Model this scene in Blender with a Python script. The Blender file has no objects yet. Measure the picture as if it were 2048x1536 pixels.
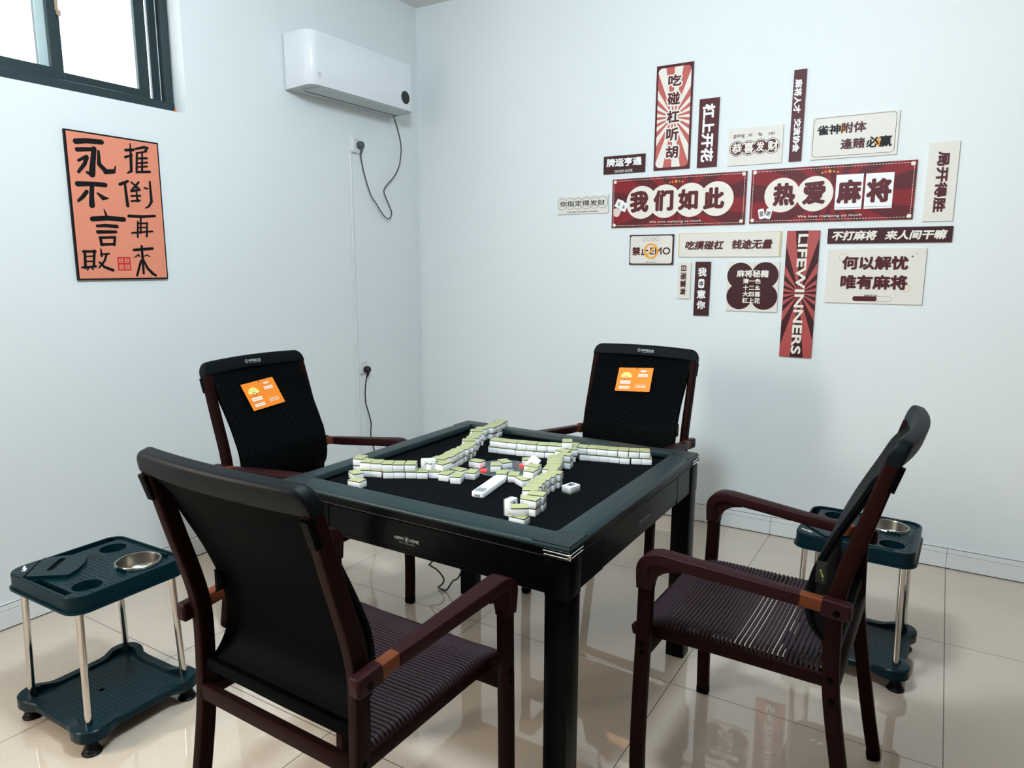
import bpy, bmesh, math, random, json
from mathutils import Vector, Matrix
C = bpy.context.scene.collection
SC = bpy.context.scene
PI = math.pi

# ------------------------------------------------------------------ camera
FPX = 1409.16
CAM_P = Vector((3.02624, -3.76669, 1.40979)); YAW, PITCH, ROLL = 0.548689, -0.166836, 0.003009
fw = Vector((-math.sin(YAW)*math.cos(PITCH), math.cos(YAW)*math.cos(PITCH), math.sin(PITCH)))
rt = fw.cross(Vector((0, 0, 1))).normalized(); up = rt.cross(fw)
r2 = math.cos(ROLL)*rt+math.sin(ROLL)*up; u2 = -math.sin(ROLL)*rt+math.cos(ROLL)*up
cd = bpy.data.cameras.new('camera'); cam = bpy.data.objects.new('camera', cd); C.objects.link(cam)
cd.sensor_width = 36; cd.lens = 36*FPX/2048; cd.clip_start = .05
M = Matrix((r2, u2, -fw)).transposed().to_4x4(); M.translation = CAM_P; cam.matrix_world = M
SC.camera = cam

# ------------------------------------------------------------------ world, lights, exposure
SC.view_settings.view_transform = 'Standard'; SC.view_settings.look = 'None'
SC.view_settings.gamma = 1; SC.view_settings.use_curve_mapping = False
SC.view_settings.exposure = 0.0
wd = bpy.data.worlds.new('sky'); SC.world = wd; wd.use_nodes = True
bg = wd.node_tree.nodes['Background']; bg.inputs[0].default_value = (.86, .95, 1, 1); bg.inputs[1].default_value = 5.0
def area(name, loc, target, shape, sx, sy, power, col, spread=180):
    l = bpy.data.lights.new(name, 'AREA'); l.shape = shape; l.size = sx; l.size_y = sy; l.energy = power; l.color = col; l.spread = math.radians(spread)
    o = bpy.data.objects.new(name, l); C.objects.link(o); o.location = loc
    o.rotation_euler = (Vector(target)-Vector(loc)).to_track_quat('-Z', 'Y').to_euler(); return o
ll = bpy.data.lights.new('ceiling_lamp_light', 'POINT'); ll.shadow_soft_size = .17; ll.energy = 170; ll.color = (.74,.90,1)
lo = bpy.data.objects.new('ceiling_lamp_light', ll); C.objects.link(lo); lo.location = (2.25, -2.68, 2.76)
area('added_side_fill', (-.30, -4.8, 1.75), (1.6, -3.6, 1.0), 'RECTANGLE', 1.1, 1.5, 190, (1,.90,.78))  # added warm area light beyond the unseen opening, lifts the ambient light

# ------------------------------------------------------------------ materials
def lin(c):
    return tuple(((v/255)/12.92 if v/255 <= .04045 else ((v/255+.055)/1.055)**2.4) for v in c)+(1,)
def mat(name, rgb, rough=.5, metal=0, spec=.5, var=.06, scale=30, bump=0, bscale=200, coat=0, emit=None, estr=0):
    m = bpy.data.materials.new(name); m.use_nodes = True; nt = m.node_tree; b = nt.nodes['Principled BSDF']
    b.inputs['Roughness'].default_value = rough; b.inputs['Metallic'].default_value = metal
    b.inputs['Specular IOR Level'].default_value = spec; b.inputs['Coat Weight'].default_value = coat
    tc = nt.nodes.new('ShaderNodeTexCoord'); nz = nt.nodes.new('ShaderNodeTexNoise'); nz.inputs['Scale'].default_value = scale; nz.inputs['Detail'].default_value = 4
    nt.links.new(tc.outputs['Object'], nz.inputs['Vector'])
    mx = nt.nodes.new('ShaderNodeMix'); mx.data_type = 'RGBA'
    c = lin(rgb)
    mx.inputs[6].default_value = tuple(v*(1-var) for v in c[:3])+(1,); mx.inputs[7].default_value = tuple(min(1, v*(1+var)) for v in c[:3])+(1,)
    nt.links.new(nz.outputs[0], mx.inputs[0]); nt.links.new(mx.outputs[2], b.inputs['Base Color'])
    if bump:
        n2 = nt.nodes.new('ShaderNodeTexNoise'); n2.inputs['Scale'].default_value = bscale
        nt.links.new(tc.outputs['Object'], n2.inputs['Vector'])
        bp = nt.nodes.new('ShaderNodeBump'); bp.inputs['Strength'].default_value = bump; bp.inputs['Distance'].default_value = .002
        nt.links.new(n2.outputs[0], bp.inputs['Height']); nt.links.new(bp.outputs[0], b.inputs['Normal'])
    if emit:
        b.inputs['Emission Color'].default_value = lin(emit); b.inputs['Emission Strength'].default_value = estr
    return m
def floor_mat():
    m = bpy.data.materials.new('polished_tile'); m.use_nodes = True; nt = m.node_tree; N = nt.nodes; L = nt.links; b = N['Principled BSDF']
    tc = N.new('ShaderNodeTexCoord'); sp = N.new('ShaderNodeSeparateXYZ'); L.new(tc.outputs['Object'], sp.inputs[0])
    def mth(op, a, v):
        n = N.new('ShaderNodeMath'); n.operation = op
        for i, q in enumerate((a, v)):
            if q is None: continue
            if isinstance(q, (int, float)): n.inputs[i].default_value = q
            else: L.new(q, n.inputs[i])
        return n.outputs[0]
    ds = []
    for ax, off in ((0, 2.33844), (1, -.79613)):
        t = mth('SUBTRACT', sp.outputs[ax], off); t = mth('DIVIDE', t, .8); t = mth('ADD', t, 100.5); t = mth('FRACT', t, None); t = mth('SUBTRACT', t, .5); ds.append(mth('MULTIPLY', mth('ABSOLUTE', t, None), .8))
    d = mth('MINIMUM', ds[0], ds[1]); g = mth('LESS_THAN', d, .0014)
    nz = N.new('ShaderNodeTexNoise'); nz.inputs['Scale'].default_value = 3.0; nz.inputs['Detail'].default_value = 8; L.new(tc.outputs['Object'], nz.inputs['Vector'])
    n3 = N.new('ShaderNodeTexNoise'); n3.inputs['Scale'].default_value = 160; n3.inputs['Detail'].default_value = 3; L.new(tc.outputs['Object'], n3.inputs['Vector'])
    a = N.new('ShaderNodeMix'); a.data_type = 'RGBA'; a.inputs[6].default_value = lin((206, 189, 171)); a.inputs[7].default_value = lin((218, 203, 186)); L.new(nz.outputs[0], a.inputs[0])
    a2 = N.new('ShaderNodeMix'); a2.data_type = 'RGBA'; a2.blend_type = 'MULTIPLY'; a2.inputs[0].default_value = .25; L.new(a.outputs[2], a2.inputs[6]); L.new(n3.outputs[0], a2.inputs[7])
    c = N.new('ShaderNodeMix'); c.data_type = 'RGBA'; c.inputs[7].default_value = lin((70, 55, 42)); L.new(a2.outputs[2], c.inputs[6]); L.new(g, c.inputs[0])
    L.new(c.outputs[2], b.inputs['Base Color'])
    r = N.new('ShaderNodeMath'); r.operation = 'MULTIPLY_ADD'; L.new(g, r.inputs[0]); r.inputs[1].default_value = .5; r.inputs[2].default_value = .03; L.new(r.outputs[0], b.inputs['Roughness'])
    b.inputs['Specular IOR Level'].default_value = 1.0; b.inputs['Coat Weight'].default_value = .2; b.inputs['Coat Roughness'].default_value = .012; b.inputs['Coat IOR'].default_value = 1.55
    return m
def wall_mat(name, rgb):
    m = mat(name, rgb, .62, var=.02, scale=1.6, bump=.12, bscale=60); return m
def glass_mat():
    m = bpy.data.materials.new('window_glass'); m.use_nodes = True; nt = m.node_tree; nt.nodes.clear()
    o = nt.nodes.new('ShaderNodeOutputMaterial'); t = nt.nodes.new('ShaderNodeBsdfTransparent'); g = nt.nodes.new('ShaderNodeBsdfGlossy'); x = nt.nodes.new('ShaderNodeMixShader')
    g.inputs['Roughness'].default_value = .02; x.inputs[0].default_value = .06
    nt.links.new(t.outputs[0], x.inputs[1]); nt.links.new(g.outputs[0], x.inputs[2]); nt.links.new(x.outputs[0], o.inputs[0]); return m
def clear_mat():
    m = bpy.data.materials.new('clear_plastic'); m.use_nodes = True; nt = m.node_tree; nt.nodes.clear()
    o = nt.nodes.new('ShaderNodeOutputMaterial'); t = nt.nodes.new('ShaderNodeBsdfTransparent'); g = nt.nodes.new('ShaderNodeBsdfGlossy'); x = nt.nodes.new('ShaderNodeMixShader')
    t.inputs[0].default_value = (.82, .87, .88, 1); g.inputs['Roughness'].default_value = .05; x.inputs[0].default_value = .2
    nt.links.new(t.outputs[0], x.inputs[1]); nt.links.new(g.outputs[0], x.inputs[2]); nt.links.new(x.outputs[0], o.inputs[0]); return m
MT = dict(
 floor=floor_mat(), wall=wall_mat('white_wall_paint', (224, 230, 232)), wallwarm=wall_mat('brown_bounce_wall_tone', (96, 76, 60)), ceil=wall_mat('ceiling_paint', (220, 219, 214)), skirt=mat('white_skirting_tile', (226, 229, 230), .18, var=.02),  # dark brown of the unseen walls chosen to dim and warm bounced light
 gapdark=mat('dark_joint', (60, 48, 38), .8), alu=mat('dark_grey_green_aluminium', (38, 56, 61), .38, .25, var=.05), sashglare=mat('pale_glare_tone', (196, 218, 220), .4, var=.03), glass=glass_mat(), tan=mat('tan_latch_metal', (170, 150, 130), .4, .3),
 foam=mat('orange_foam', (205, 110, 30), .9, bump=.6), strip=mat('silver_strip', (200, 208, 216), .3, .3),
 acwhite=mat('glossy_white_plastic', (226, 230, 236), .28, var=.01), acgrey=mat('grey_vent_plastic', (176, 184, 184), .5, var=.03), black=mat('black_plastic', (7, 9, 12), .4, var=.1), slot=mat('vent_slot_black', (4, 5, 6), .7, spec=0.2),
 logo=mat('grey_mark', (120, 128, 132), .5), plate=mat('white_socket_plastic', (222, 226, 228), .3, var=.01), trunk=mat('white_trunking', (220, 224, 226), .4, var=.02), cordgrey=mat('grey_cord_rubber', (70, 78, 80), .5), cordblack=mat('black_cord_rubber', (6, 7, 9), .5),
 maroon=mat('maroon_print', (74, 14, 26), .5, var=.03, spec=0.3), red=mat('dark_red_print', (84, 10, 20), .5, var=.04, spec=0.3), crimson=mat('crimson_print', (126, 8, 26), .5, var=.04, spec=0.3), darkred=mat('deep_wine_print', (56, 8, 18), .5, var=.03, spec=0.3), white=mat('white_print', (238, 238, 238), .5, var=.01), cream=mat('cream_print', (230, 224, 214), .5, var=.015), creamb=mat('cream_board', (222, 218, 210), .55, var=.015),
 pblack=mat('black_print', (8, 10, 13), .5, spec=0.2), salmon=mat('salmon_print', (184, 84, 80), .5, var=.03), salmon2=mat('dusty_red_print', (168, 66, 64), .5, var=.03), orange=mat('orange_print', (232, 158, 40), .5, var=.03), yellow=mat('gold_print', (226, 172, 60), .5, var=.03), gold=mat('pale_gold_edge', (214, 190, 140), .45, var=.03), skin=mat('pinkish_print', (224, 200, 196), .5),
 poster=mat('orange_poster_paper', (222, 136, 108), .6, var=.035, scale=9), pframe=mat('black_poster_edge', (6, 8, 10), .5, spec=0.2), seal=mat('red_seal_ink', (190, 26, 30), .6),
 rim=mat('dark_teal_leatherette', (20, 38, 41), .36, var=.22, scale=18, bump=0.1, bscale=500, spec=0.2), rimdark=mat('dark_teal_cap', (15, 30, 33), .3, var=.2, scale=60, bump=.5, bscale=260, spec=0.2), felt=mat('black_felt', (9, 12, 15), .95, spec=0.03, var=.2, scale=500, bump=.3, bscale=900), tblack=mat('satin_black_panel', (2, 4, 6), .3, var=.1, spec=0.1), tdark=mat('black_leg_paint', (2, 3, 5), .35, spec=0.06), chrome=mat('chrome', (225, 228, 230), .12, 1, var=.01), trimline=mat('grey_trim_line', (70, 68, 66), 0.5, .6), tlogo=mat('silver_lettering', (150, 154, 156), .4),
 tile=mat('white_tile_resin', (234, 238, 242), .22, var=.01), tgreen=mat('pale_olive_tile_back', (160, 162, 114), .3, var=.04), tline=mat('dark_green_tile_edge', (52, 70, 26), .4), ink=mat('dark_blue_tile_ink', (22, 28, 44), .4), inkg=mat('grey_green_tile_ink', (110, 120, 116), .4), lcd=mat('grey_lcd', (126, 134, 138), .3),
 console=mat('teal_console_plastic', (12, 34, 40), .25, var=.1), ring=mat('grey_console_ring', (62, 72, 76), .3), clear=clear_mat(), led=mat('red_light', (255, 40, 30), .3, emit=(255, 30, 20), estr=6), dice=mat('white_dice', (220, 220, 216), .3),
 wood=mat('dark_mahogany', (27, 9, 8), 0.48, var=.25, scale=14, spec=0.04), armtop=mat('maroon_arm_plastic', (37, 13, 16), .42, var=.1, bump=.15, bscale=400, spec=0.08), inlay=mat('orange_brown_wood', (92, 44, 22), .4, var=.15, scale=40, spec=0.15), capm=mat('black_headrest_plastic', (4, 11, 15), 0.52, var=.12, scale=40, spec=0.1), shell=mat('black_back_fabric', (2, 4, 5), .6, var=.1, spec=0.02), mesh=mat('black_back_cord', (2, 4, 6), .55, spec=0.07, var=.12), cord=mat('aubergine_seat_cord', (42, 29, 34), .6, var=.3, scale=120, spec=0.15), bolt=mat('black_bolt', (2, 2, 3), .4, spec=0.03), tag=mat('black_tag', (9, 12, 9), .6), lime=mat('lime_print', (190, 210, 90), .5),
 card=mat('orange_card', (238, 130, 14), .5, var=.02), cardy=mat('pale_yellow_print', (232, 220, 130), .5),
 tray=mat('dark_teal_plastic', (4, 31, 39), .3, var=.1, bump=0, spec=0.1), steel=mat('brushed_steel', (150, 148, 142), .3, 1, var=.08), post=mat('polished_steel_post', (200, 198, 194), .1, 1, var=.02), rubber=mat('black_rubber', (3, 3, 4), .5, spec=0.15),
)

# ------------------------------------------------------------------ mesh helpers
TXT = {}
def text_geo(s, bold=0.0):
    k = s
    if k not in TXT:
        cu = bpy.data.curves.new('t', 'FONT'); cu.body = s; cu.resolution_u = 3
        o = bpy.data.objects.new('t', cu); C.objects.link(o); bpy.context.view_layer.update()
        me = o.evaluated_get(bpy.context.evaluated_depsgraph_get()).to_mesh()
        vs = [(v.co.x, v.co.y) for v in me.vertices]; fs = [tuple(p.vertices) for p in me.polygons]
        o.evaluated_get(bpy.context.evaluated_depsgraph_get()).to_mesh_clear()
        bpy.data.objects.remove(o); bpy.data.curves.remove(cu)
        x0 = min(v[0] for v in vs); x1 = max(v[0] for v in vs); y0 = min(v[1] for v in vs); y1 = max(v[1] for v in vs)
        TXT[k] = ([((v[0]-x0)/max(1e-6, x1-x0), (v[1]-y0)/max(1e-6, y1-y0)) for v in vs], fs)
    return TXT[k]
def rrect(w, h, r, n=5, cx=0, cy=0):
    p = []
    for i, (sx, sy) in enumerate(((1, 1), (-1, 1), (-1, -1), (1, -1))):
        for k in range(n+1):
            a = PI/2*(i+k/n); p.append((cx+sx*(w/2-r)+r*math.cos(a), cy+sy*(h/2-r)+r*math.sin(a)))
    return p
def circ(r, n=32, cx=0, cy=0): return [(cx+r*math.cos(2*PI*i/n), cy+r*math.sin(2*PI*i/n)) for i in range(n)]
def catmull(P, n=6):
    P = [tuple(p) for p in P]; out = []
    for i in range(len(P)-1):
        a = P[max(i-1, 0)]; b = P[i]; c = P[i+1]; d = P[min(i+2, len(P)-1)]
        for k in range(n):
            t = k/n
            out.append(tuple(.5*(2*b[j]+(c[j]-a[j])*t+(2*a[j]-5*b[j]+4*c[j]-d[j])*t*t+(3*b[j]-a[j]-3*c[j]+d[j])*t**3) for j in range(len(b))))
    out.append(P[-1]); return out
class MB:
    def __init__(s): s.v = []; s.f = []; s.m = []; s.mats = []
    def mi(s, m):
        if m not in s.mats: s.mats.append(m)
        return s.mats.index(m)
    def add(s, vs, fs, m):
        o = len(s.v); i = s.mi(m); s.v += [tuple(v) for v in vs]
        for f in fs: s.f.append(tuple(o+q for q in f)); s.m.append(i)
        return s
    def bm(s, b, m):
        b.verts.index_update(); s.add([v.co[:] for v in b.verts], [[v.index for v in f.verts] for f in b.faces], m); b.free(); return s
    def box(s, lo, hi, m, bev=0, seg=2, rot=None):
        b = bmesh.new(); bmesh.ops.create_cube(b, size=1)
        for v in b.verts: v.co = Vector([(lo[i]+hi[i])/2+v.co[i]*(hi[i]-lo[i]) for i in range(3)])
        if bev: bmesh.ops.bevel(b, geom=b.edges[:], offset=bev, segments=seg, profile=.5, affect='EDGES')
        if rot: bmesh.ops.transform(b, matrix=rot, verts=b.verts)
        return s.bm(b, m)
    def prism(s, poly, z0, z1, m, mtop=None, bev=0):
        n = len(poly); a = sum(poly[i][0]*poly[(i+1) % n][1]-poly[(i+1) % n][0]*poly[i][1] for i in range(n))
        if a < 0: poly = poly[::-1]
        if bev:
            cx = sum(p[0] for p in poly)/n; cy = sum(p[1] for p in poly)/n
            def off(d):
                o = []
                for i in range(n):
                    p0, p1, p2 = Vector(poly[i-1]), Vector(poly[i]), Vector(poly[(i+1) % n])
                    d1 = (p1-p0); d2 = (p2-p1); nn = Vector((-(d1.normalized()+d2.normalized()).y, (d1.normalized()+d2.normalized()).x))
                    o.append(tuple(p1+nn.normalized()*d))
                return o
            lv = [(off(bev), z0), (poly, z0+bev), (poly, z1-bev), (off(bev*.3), z1-bev*.3), (off(bev), z1)]
        else: lv = [(poly, z0), (poly, z1)]
        vs = [(p[0], p[1], z) for q, z in lv for p in q]
        fs = []
        for k in range(len(lv)-1):
            for i in range(n): fs.append((k*n+i, k*n+(i+1) % n, (k+1)*n+(i+1) % n, (k+1)*n+i))
        fs.append(tuple(range(n))[::-1]); s.add(vs, fs, m)
        o = (len(lv)-1)*n; s.add(vs[o:], [tuple(range(n))], mtop or m); return s
    def flat(s, poly, z, m):
        n = len(poly); a = sum(poly[i][0]*poly[(i+1) % n][1]-poly[(i+1) % n][0]*poly[i][1] for i in range(n))
        if a < 0: poly = poly[::-1]
        return s.add([(p[0], p[1], z) for p in poly], [tuple(range(n))], m)
    def holed(s, outer, holes, z, m, flip=False):
        b = bmesh.new(); es = []
        for lp in [outer]+holes:
            vv = [b.verts.new((p[0], p[1], z)) for p in lp]
            for i in range(len(vv)): es.append(b.edges.new((vv[i], vv[(i+1) % len(vv)])))
        bmesh.ops.triangle_fill(b, use_beauty=True, use_dissolve=False, edges=es, normal=(0, 0, 1))
        for f in b.faces:
            f.normal_update()
            if (f.normal.z < 0) != flip: f.normal_flip()
        return s.bm(b, m)
    def wall(s, poly, z0, z1, m, inward=False):
        n = len(poly); a = sum(poly[i][0]*poly[(i+1) % n][1]-poly[(i+1) % n][0]*poly[i][1] for i in range(n))
        if a < 0: poly = poly[::-1]
        vs = [(p[0], p[1], z0) for p in poly]+[(p[0], p[1], z1) for p in poly]
        fs = [(i, (i+1) % n, n+(i+1) % n, n+i) for i in range(n)]
        if inward: fs = [f[::-1] for f in fs]
        return s.add(vs, fs, m)
    def ring(s, po, pi_, z, m):
        n = len(po); return s.add([(p[0], p[1], z) for p in po]+[(p[0], p[1], z) for p in pi_], [(i, (i+1) % n, n+(i+1) % n, n+i) for i in range(n)], m)
    def lathe(s, prof, m, n=28, c=(0, 0, 0), cap=True):
        vs = []; fs = []; k = len(prof)
        for i in range(n):
            a = 2*PI*i/n
            for r, z in prof: vs.append((c[0]+r*math.cos(a), c[1]+r*math.sin(a), c[2]+z))
        for i in range(n):
            for j in range(k-1):
                q = (i+1) % n; fs.append((i*k+j, q*k+j, q*k+j+1, i*k+j+1))
        if cap:
            fs.append(tuple(i*k for i in range(n))[::-1]); fs.append(tuple(i*k+k-1 for i in range(n)))
        return s.add(vs, fs, m)
    def sweep(s, path, sec, m, side=None, cap=True):
        """path: points; sec: function(i,t)->list of (a,b) offsets along side / up axes"""
        P = [Vector(p) for p in path]; n = len(P); vs = []; fs = []; k = None
        for i in range(n):
            T = (P[min(i+1, n-1)]-P[max(i-1, 0)]).normalized()
            if side is None:
                S = T.cross(Vector((0, 0, 1)));  S = S.normalized() if S.length > .05 else Vector((1, 0, 0))
            else: S = Vector(side); S = (S-T*S.dot(T)).normalized()
            U = S.cross(T)
            q = sec(i, i/(n-1)); k = len(q)
            for a, b in q: vs.append(P[i]+S*a+U*b)
        for i in range(n-1):
            for j in range(k): fs.append((i*k+j, i*k+(j+1) % k, (i+1)*k+(j+1) % k, (i+1)*k+j))
        if cap: fs.append(tuple(range(k))[::-1]); fs.append(tuple((n-1)*k+j for j in range(k)))
        b = bmesh.new(); vv = [b.verts.new(v) for v in vs]
        for f in fs: b.faces.new([vv[q] for q in f])
        bmesh.ops.recalc_face_normals(b, faces=b.faces); return s.bm(b, m)
    def tube(s, path, r, m, n=8, cap=True):
        P = [Vector(p) for p in path]; N = len(P); vs = []; fs = []
        T0 = (P[1]-P[0]).normalized(); S = T0.orthogonal().normalized()
        for i in range(N):
            T = (P[min(i+1, N-1)]-P[max(i-1, 0)]).normalized(); S = (S-T*S.dot(T)).normalized(); U = T.cross(S)
            rr = r(i/(N-1)) if callable(r) else r
            for j in range(n):
                a = 2*PI*j/n; vs.append(P[i]+S*rr*math.cos(a)+U*rr*math.sin(a))
        for i in range(N-1):
            for j in range(n): fs.append((i*n+j, i*n+(j+1) % n, (i+1)*n+(j+1) % n, (i+1)*n+j))
        if cap: fs.append(tuple(range(n))[::-1]); fs.append(tuple((N-1)*n+j for j in range(n)))
        return s.add(vs, fs, m)
    def text(s, st, x0, y0, x1, y1, z, m, rot=0, shear=0, bold=.02, grow=0):
        vs, fs = text_geo(st)
        em = (x1-x0 if rot else y1-y0); b = bold*em*1.5+grow
        x0 += b-grow; y0 += b-grow; x1 -= b-grow; y1 -= b-grow
        w, h = x1-x0, y1-y0
        offs = [(0, 0)]
        if b > 0:
            n = 8 if b < .004 else 16
            offs += [(b*math.cos(2*PI*k/n), b*math.sin(2*PI*k/n)) for k in range(n)]
        for kk, (ox, oy) in enumerate(offs):
            out = []; zz = z+kk*2.5e-5
            for p, q in vs:
                if rot: out.append((x0+q*w+ox, y1-p*h+oy, zz))
                else: out.append((x0+(p*(1-shear*h/w)+shear*q*h/w)*w+ox, y0+q*h+oy, zz))
            s.add(out, fs, m)
        return s
    def xf(s, M):
        s.v = [tuple(M @ Vector(v)) for v in s.v]; return s
    def build(s, name, parent=None, smooth=35, loc=None, matrix=None, rz=None):
        me = bpy.data.meshes.new(name); me.from_pydata(s.v, [], s.f); 
        for m in s.mats: me.materials.append(MT[m])
        me.polygons.foreach_set('material_index', s.m)
        if smooth:
            me.polygons.foreach_set('use_smooth', [True]*len(me.polygons)); me.update()
            me.set_sharp_from_angle(angle=math.radians(smooth))
        me.update()
        o = bpy.data.objects.new(name, me); C.objects.link(o)
        if parent: o.parent = parent
        if loc: o.location = loc
        if rz is not None: o.rotation_euler = (0, 0, rz)
        if matrix is not None:
            if parent: o.matrix_local = matrix
            else: o.matrix_world = matrix
        return o
def rsec(w, h, r=.006, n=3): return rrect(w, h, min(r, w*.49, h*.49), n)
def axes(X, Y, Z, loc):
    m = Matrix((Vector(X), Vector(Y), Vector(Z))).transposed().to_4x4(); m.translation = Vector(loc); return m
def empty(name, loc, rz=0):
    o = bpy.data.objects.new(name, None); C.objects.link(o); o.location = loc; o.rotation_euler = (0, 0, rz); o.empty_display_size = .05; return o
def tag(o, label, cat, group=None):
    o['label'] = label; o['category'] = cat
    if group: o['group'] = group
    return o
def struct(o): o['kind'] = 'structure'; return o
def copy_tree(o, parent=None):
    c = o.copy(); C.objects.link(c)
    if parent: c.parent = parent
    for ch in list(o.children): copy_tree(ch, c)
    return c
def stroke(mb, pts, z, m):
    """a brush stroke: tapered capsule chain; pts (x,y,r)"""
    for kk, (a, b) in enumerate(zip(pts[:-1], pts[1:])):
        z += 1.5e-5*kk; d = Vector((b[0]-a[0], b[1]-a[1])); L = d.length; ang = math.atan2(d.y, d.x)
        p = [(a[0]+a[2]*math.cos(ang+PI/2+PI*k/8), a[1]+a[2]*math.sin(ang+PI/2+PI*k/8)) for k in range(9)]
        p += [(b[0]+b[2]*math.cos(ang-PI/2+PI*k/8), b[1]+b[2]*math.sin(ang-PI/2+PI*k/8)) for k in range(9)]
        mb.flat(p, z, m)
def clip(poly, conv):
    """clip polygon by convex CCW polygon"""
    out = poly
    for i in range(len(conv)):
        a, b = conv[i], conv[(i+1) % len(conv)]; inp = out; out = []
        def side(p): return (b[0]-a[0])*(p[1]-a[1])-(b[1]-a[1])*(p[0]-a[0])
        for j in range(len(inp)):
            p, q = inp[j-1], inp[j]; sp, sq = side(p), side(q)
            if (sp >= 0) != (sq >= 0):
                t = sp/(sp-sq); out.append((p[0]+t*(q[0]-p[0]), p[1]+t*(q[1]-p[1])))
            if sq >= 0: out.append(q)
        if not out: return []
    return out
def rays(mb, c, conv, n, z, m, ph=0, R=2):
    for i in range(n):
        a0 = 2*PI*(i+ph)/n; a1 = a0+PI/n
        p = clip([c, (c[0]+R*math.cos(a0), c[1]+R*math.sin(a0)), (c[0]+R*math.cos(a1), c[1]+R*math.sin(a1))], conv)
        if len(p) > 2: mb.flat(p, z, m)
def star(mb, x, y, r, z, m):
    p = [(x+(r if k % 2 == 0 else r*.42)*math.sin(PI*k/5), y+(r if k % 2 == 0 else r*.42)*math.cos(PI*k/5)) for k in range(10)]
    mb.flat(p, z, m)
def annulus(mb, x, y, ro, ri, z, m, n=32): mb.ring(circ(ro, n, x, y), circ(ri, n, x, y), z, m)
# ------------------------------------------------------------------ room shell
RX, RY, RZ, TW = 4.6, -5.7, 3.011, .24
WY0, WY1, WZ0, WZ1 = -2.95, -1.665, 2.086, 2.78      # window on the left wall
VY0, VY1, VZ0, VZ1 = -5.35, -4.25, .95, 2.5          # unseen window added further along the same wall for the side light
m = MB(); m.box((-.2, RY-.2, -.1), (RX+.2, .2, 0), 'floor'); struct(m.build('floor', smooth=0))
m = MB(); m.box((-TW, RY-.2, RZ), (RX+.2, .2, RZ+.12), 'ceil'); struct(m.build('ceiling', smooth=0))
m = MB(); m.box((-TW, 0, 0), (RX+.2, .2, RZ), 'wall'); struct(m.build('wall_back', smooth=0))
m = MB()
ys = [RY, VY0, VY1, WY0, WY1, 0]
m.box((-TW, ys[0], 0), (0, ys[1], RZ), 'wall'); m.box((-TW, ys[2], 0), (0, ys[3], RZ), 'wall'); m.box((-TW, ys[4], 0), (0, 0, RZ), 'wall')
m.box((-TW, ys[1], 0), (0, ys[2], VZ0), 'wall'); m.box((-TW, ys[1], VZ1), (0, ys[2], RZ), 'wall')
m.box((-TW, ys[3], 0), (0, ys[4], WZ0), 'wall'); m.box((-TW, ys[3], WZ1), (0, ys[4], RZ), 'wall')
struct(m.build('wall_left', smooth=0))
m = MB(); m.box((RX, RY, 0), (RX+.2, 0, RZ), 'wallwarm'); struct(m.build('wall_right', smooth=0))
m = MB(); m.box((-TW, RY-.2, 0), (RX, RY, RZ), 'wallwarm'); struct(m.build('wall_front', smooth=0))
# skirting of 0.8 m tiles with a groove near the top, dark joint to the floor
def skirt(name, length, X, Y, origin, first):
    m = MB(); s = 0; cuts = []
    q = first
    while q < length: cuts.append(q); q += .8
    edges = [0]+cuts+[length]
    for a, b in zip(edges[:-1], edges[1:]):
        m.box((a+.0007, 0, .004), (b-.0007, .011, .074), 'skirt', .0012, 1)
        m.box((a+.0007, 0, .0752), (b-.0007, .0105, .098), 'skirt', .0012, 1)
        m.box((a+.0007, 0, .0988), (b-.0007, .007, .104), 'skirt', .001, 1)
    m.box((0, 0, 0), (length, .0085, .1), 'gapdark')
    return struct(m.build(name, smooth=0, matrix=axes(X, Y, (0, 0, 1), origin)))
skirt('baseboard_back', RX, (-1, 0, 0), (0, -1, 0), (RX, 0, 0), (RX-2.33844) % .8)
skirt('baseboard_left', -RY, (0, -1, 0), (1, 0, 0), (0, 0, 0), .796)

# ------------------------------------------------------------------ window_1 (sliding, dark aluminium)
w = struct(empty('window_1', (0, (WY0+WY1)/2, WZ0)))
w.rotation_euler = (0, 0, 0)
wo = Vector(w.location)
def wbox(mb, x0, x1, y0, y1, z0, z1, mt, bev=.002): mb.box((x0, y0-wo.y, z0-wo.z), (x1, y1-wo.y, z1-wo.z), mt, bev, 1)
m = MB()
wbox(m, -.185, -.085, WY0, WY1, WZ0, 2.142, 'alu'); wbox(m, -.185, -.085, WY0, WY1, WZ1-.05, WZ1, 'alu')
wbox(m, -.183, -.086, WY1-.034, WY1-.002, WZ0+.001, WZ1-.001, 'alu'); wbox(m, -.183, -.086, WY0+.002, WY0+.034, WZ0+.001, WZ1-.001, 'alu')
wbox(m, -.084, -.078, WY0, WY1, WZ0, 2.098, 'alu'); wbox(m, -.14, -.128, WY0, WY1, 2.142, 2.152, 'alu')
m.build('window_frame', w)
m = MB(); wbox(m, -.135, -.128, WY1-.036, WY1-.032+.02-.016, 2.15, WZ1-.05, 'strip'); wbox(m, -.150, -.140, WY1-.0745, WY1-.0665, 2.15, WZ1-.05, 'strip'); wbox(m, -.150, -.135, WY1-.066, WY1-.036, 2.14, WZ1-.05, 'alu')
m.build('window_track', w)
def sash(name, x, y0, y1, z0, z1, sw, rail):
    m = MB()
    wbox(m, x-.022, x, y0, y0+sw, z0, z1, 'alu'); wbox(m, x-.022, x, y1-sw, y1, z0, z1, 'alu')
    wbox(m, x-.022, x, y0+sw, y1-sw, z0, z0+rail, 'alu'); wbox(m, x-.022, x, y0+sw, y1-sw, z1-rail, z1, 'alu')
    o = m.build(name, w)
    g = MB(); wbox(g, x-.013, x-.009, y0+sw, y1-sw, z0+rail, z1-rail, 'glass', 0); g.build('glass_pane', o); return o
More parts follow.
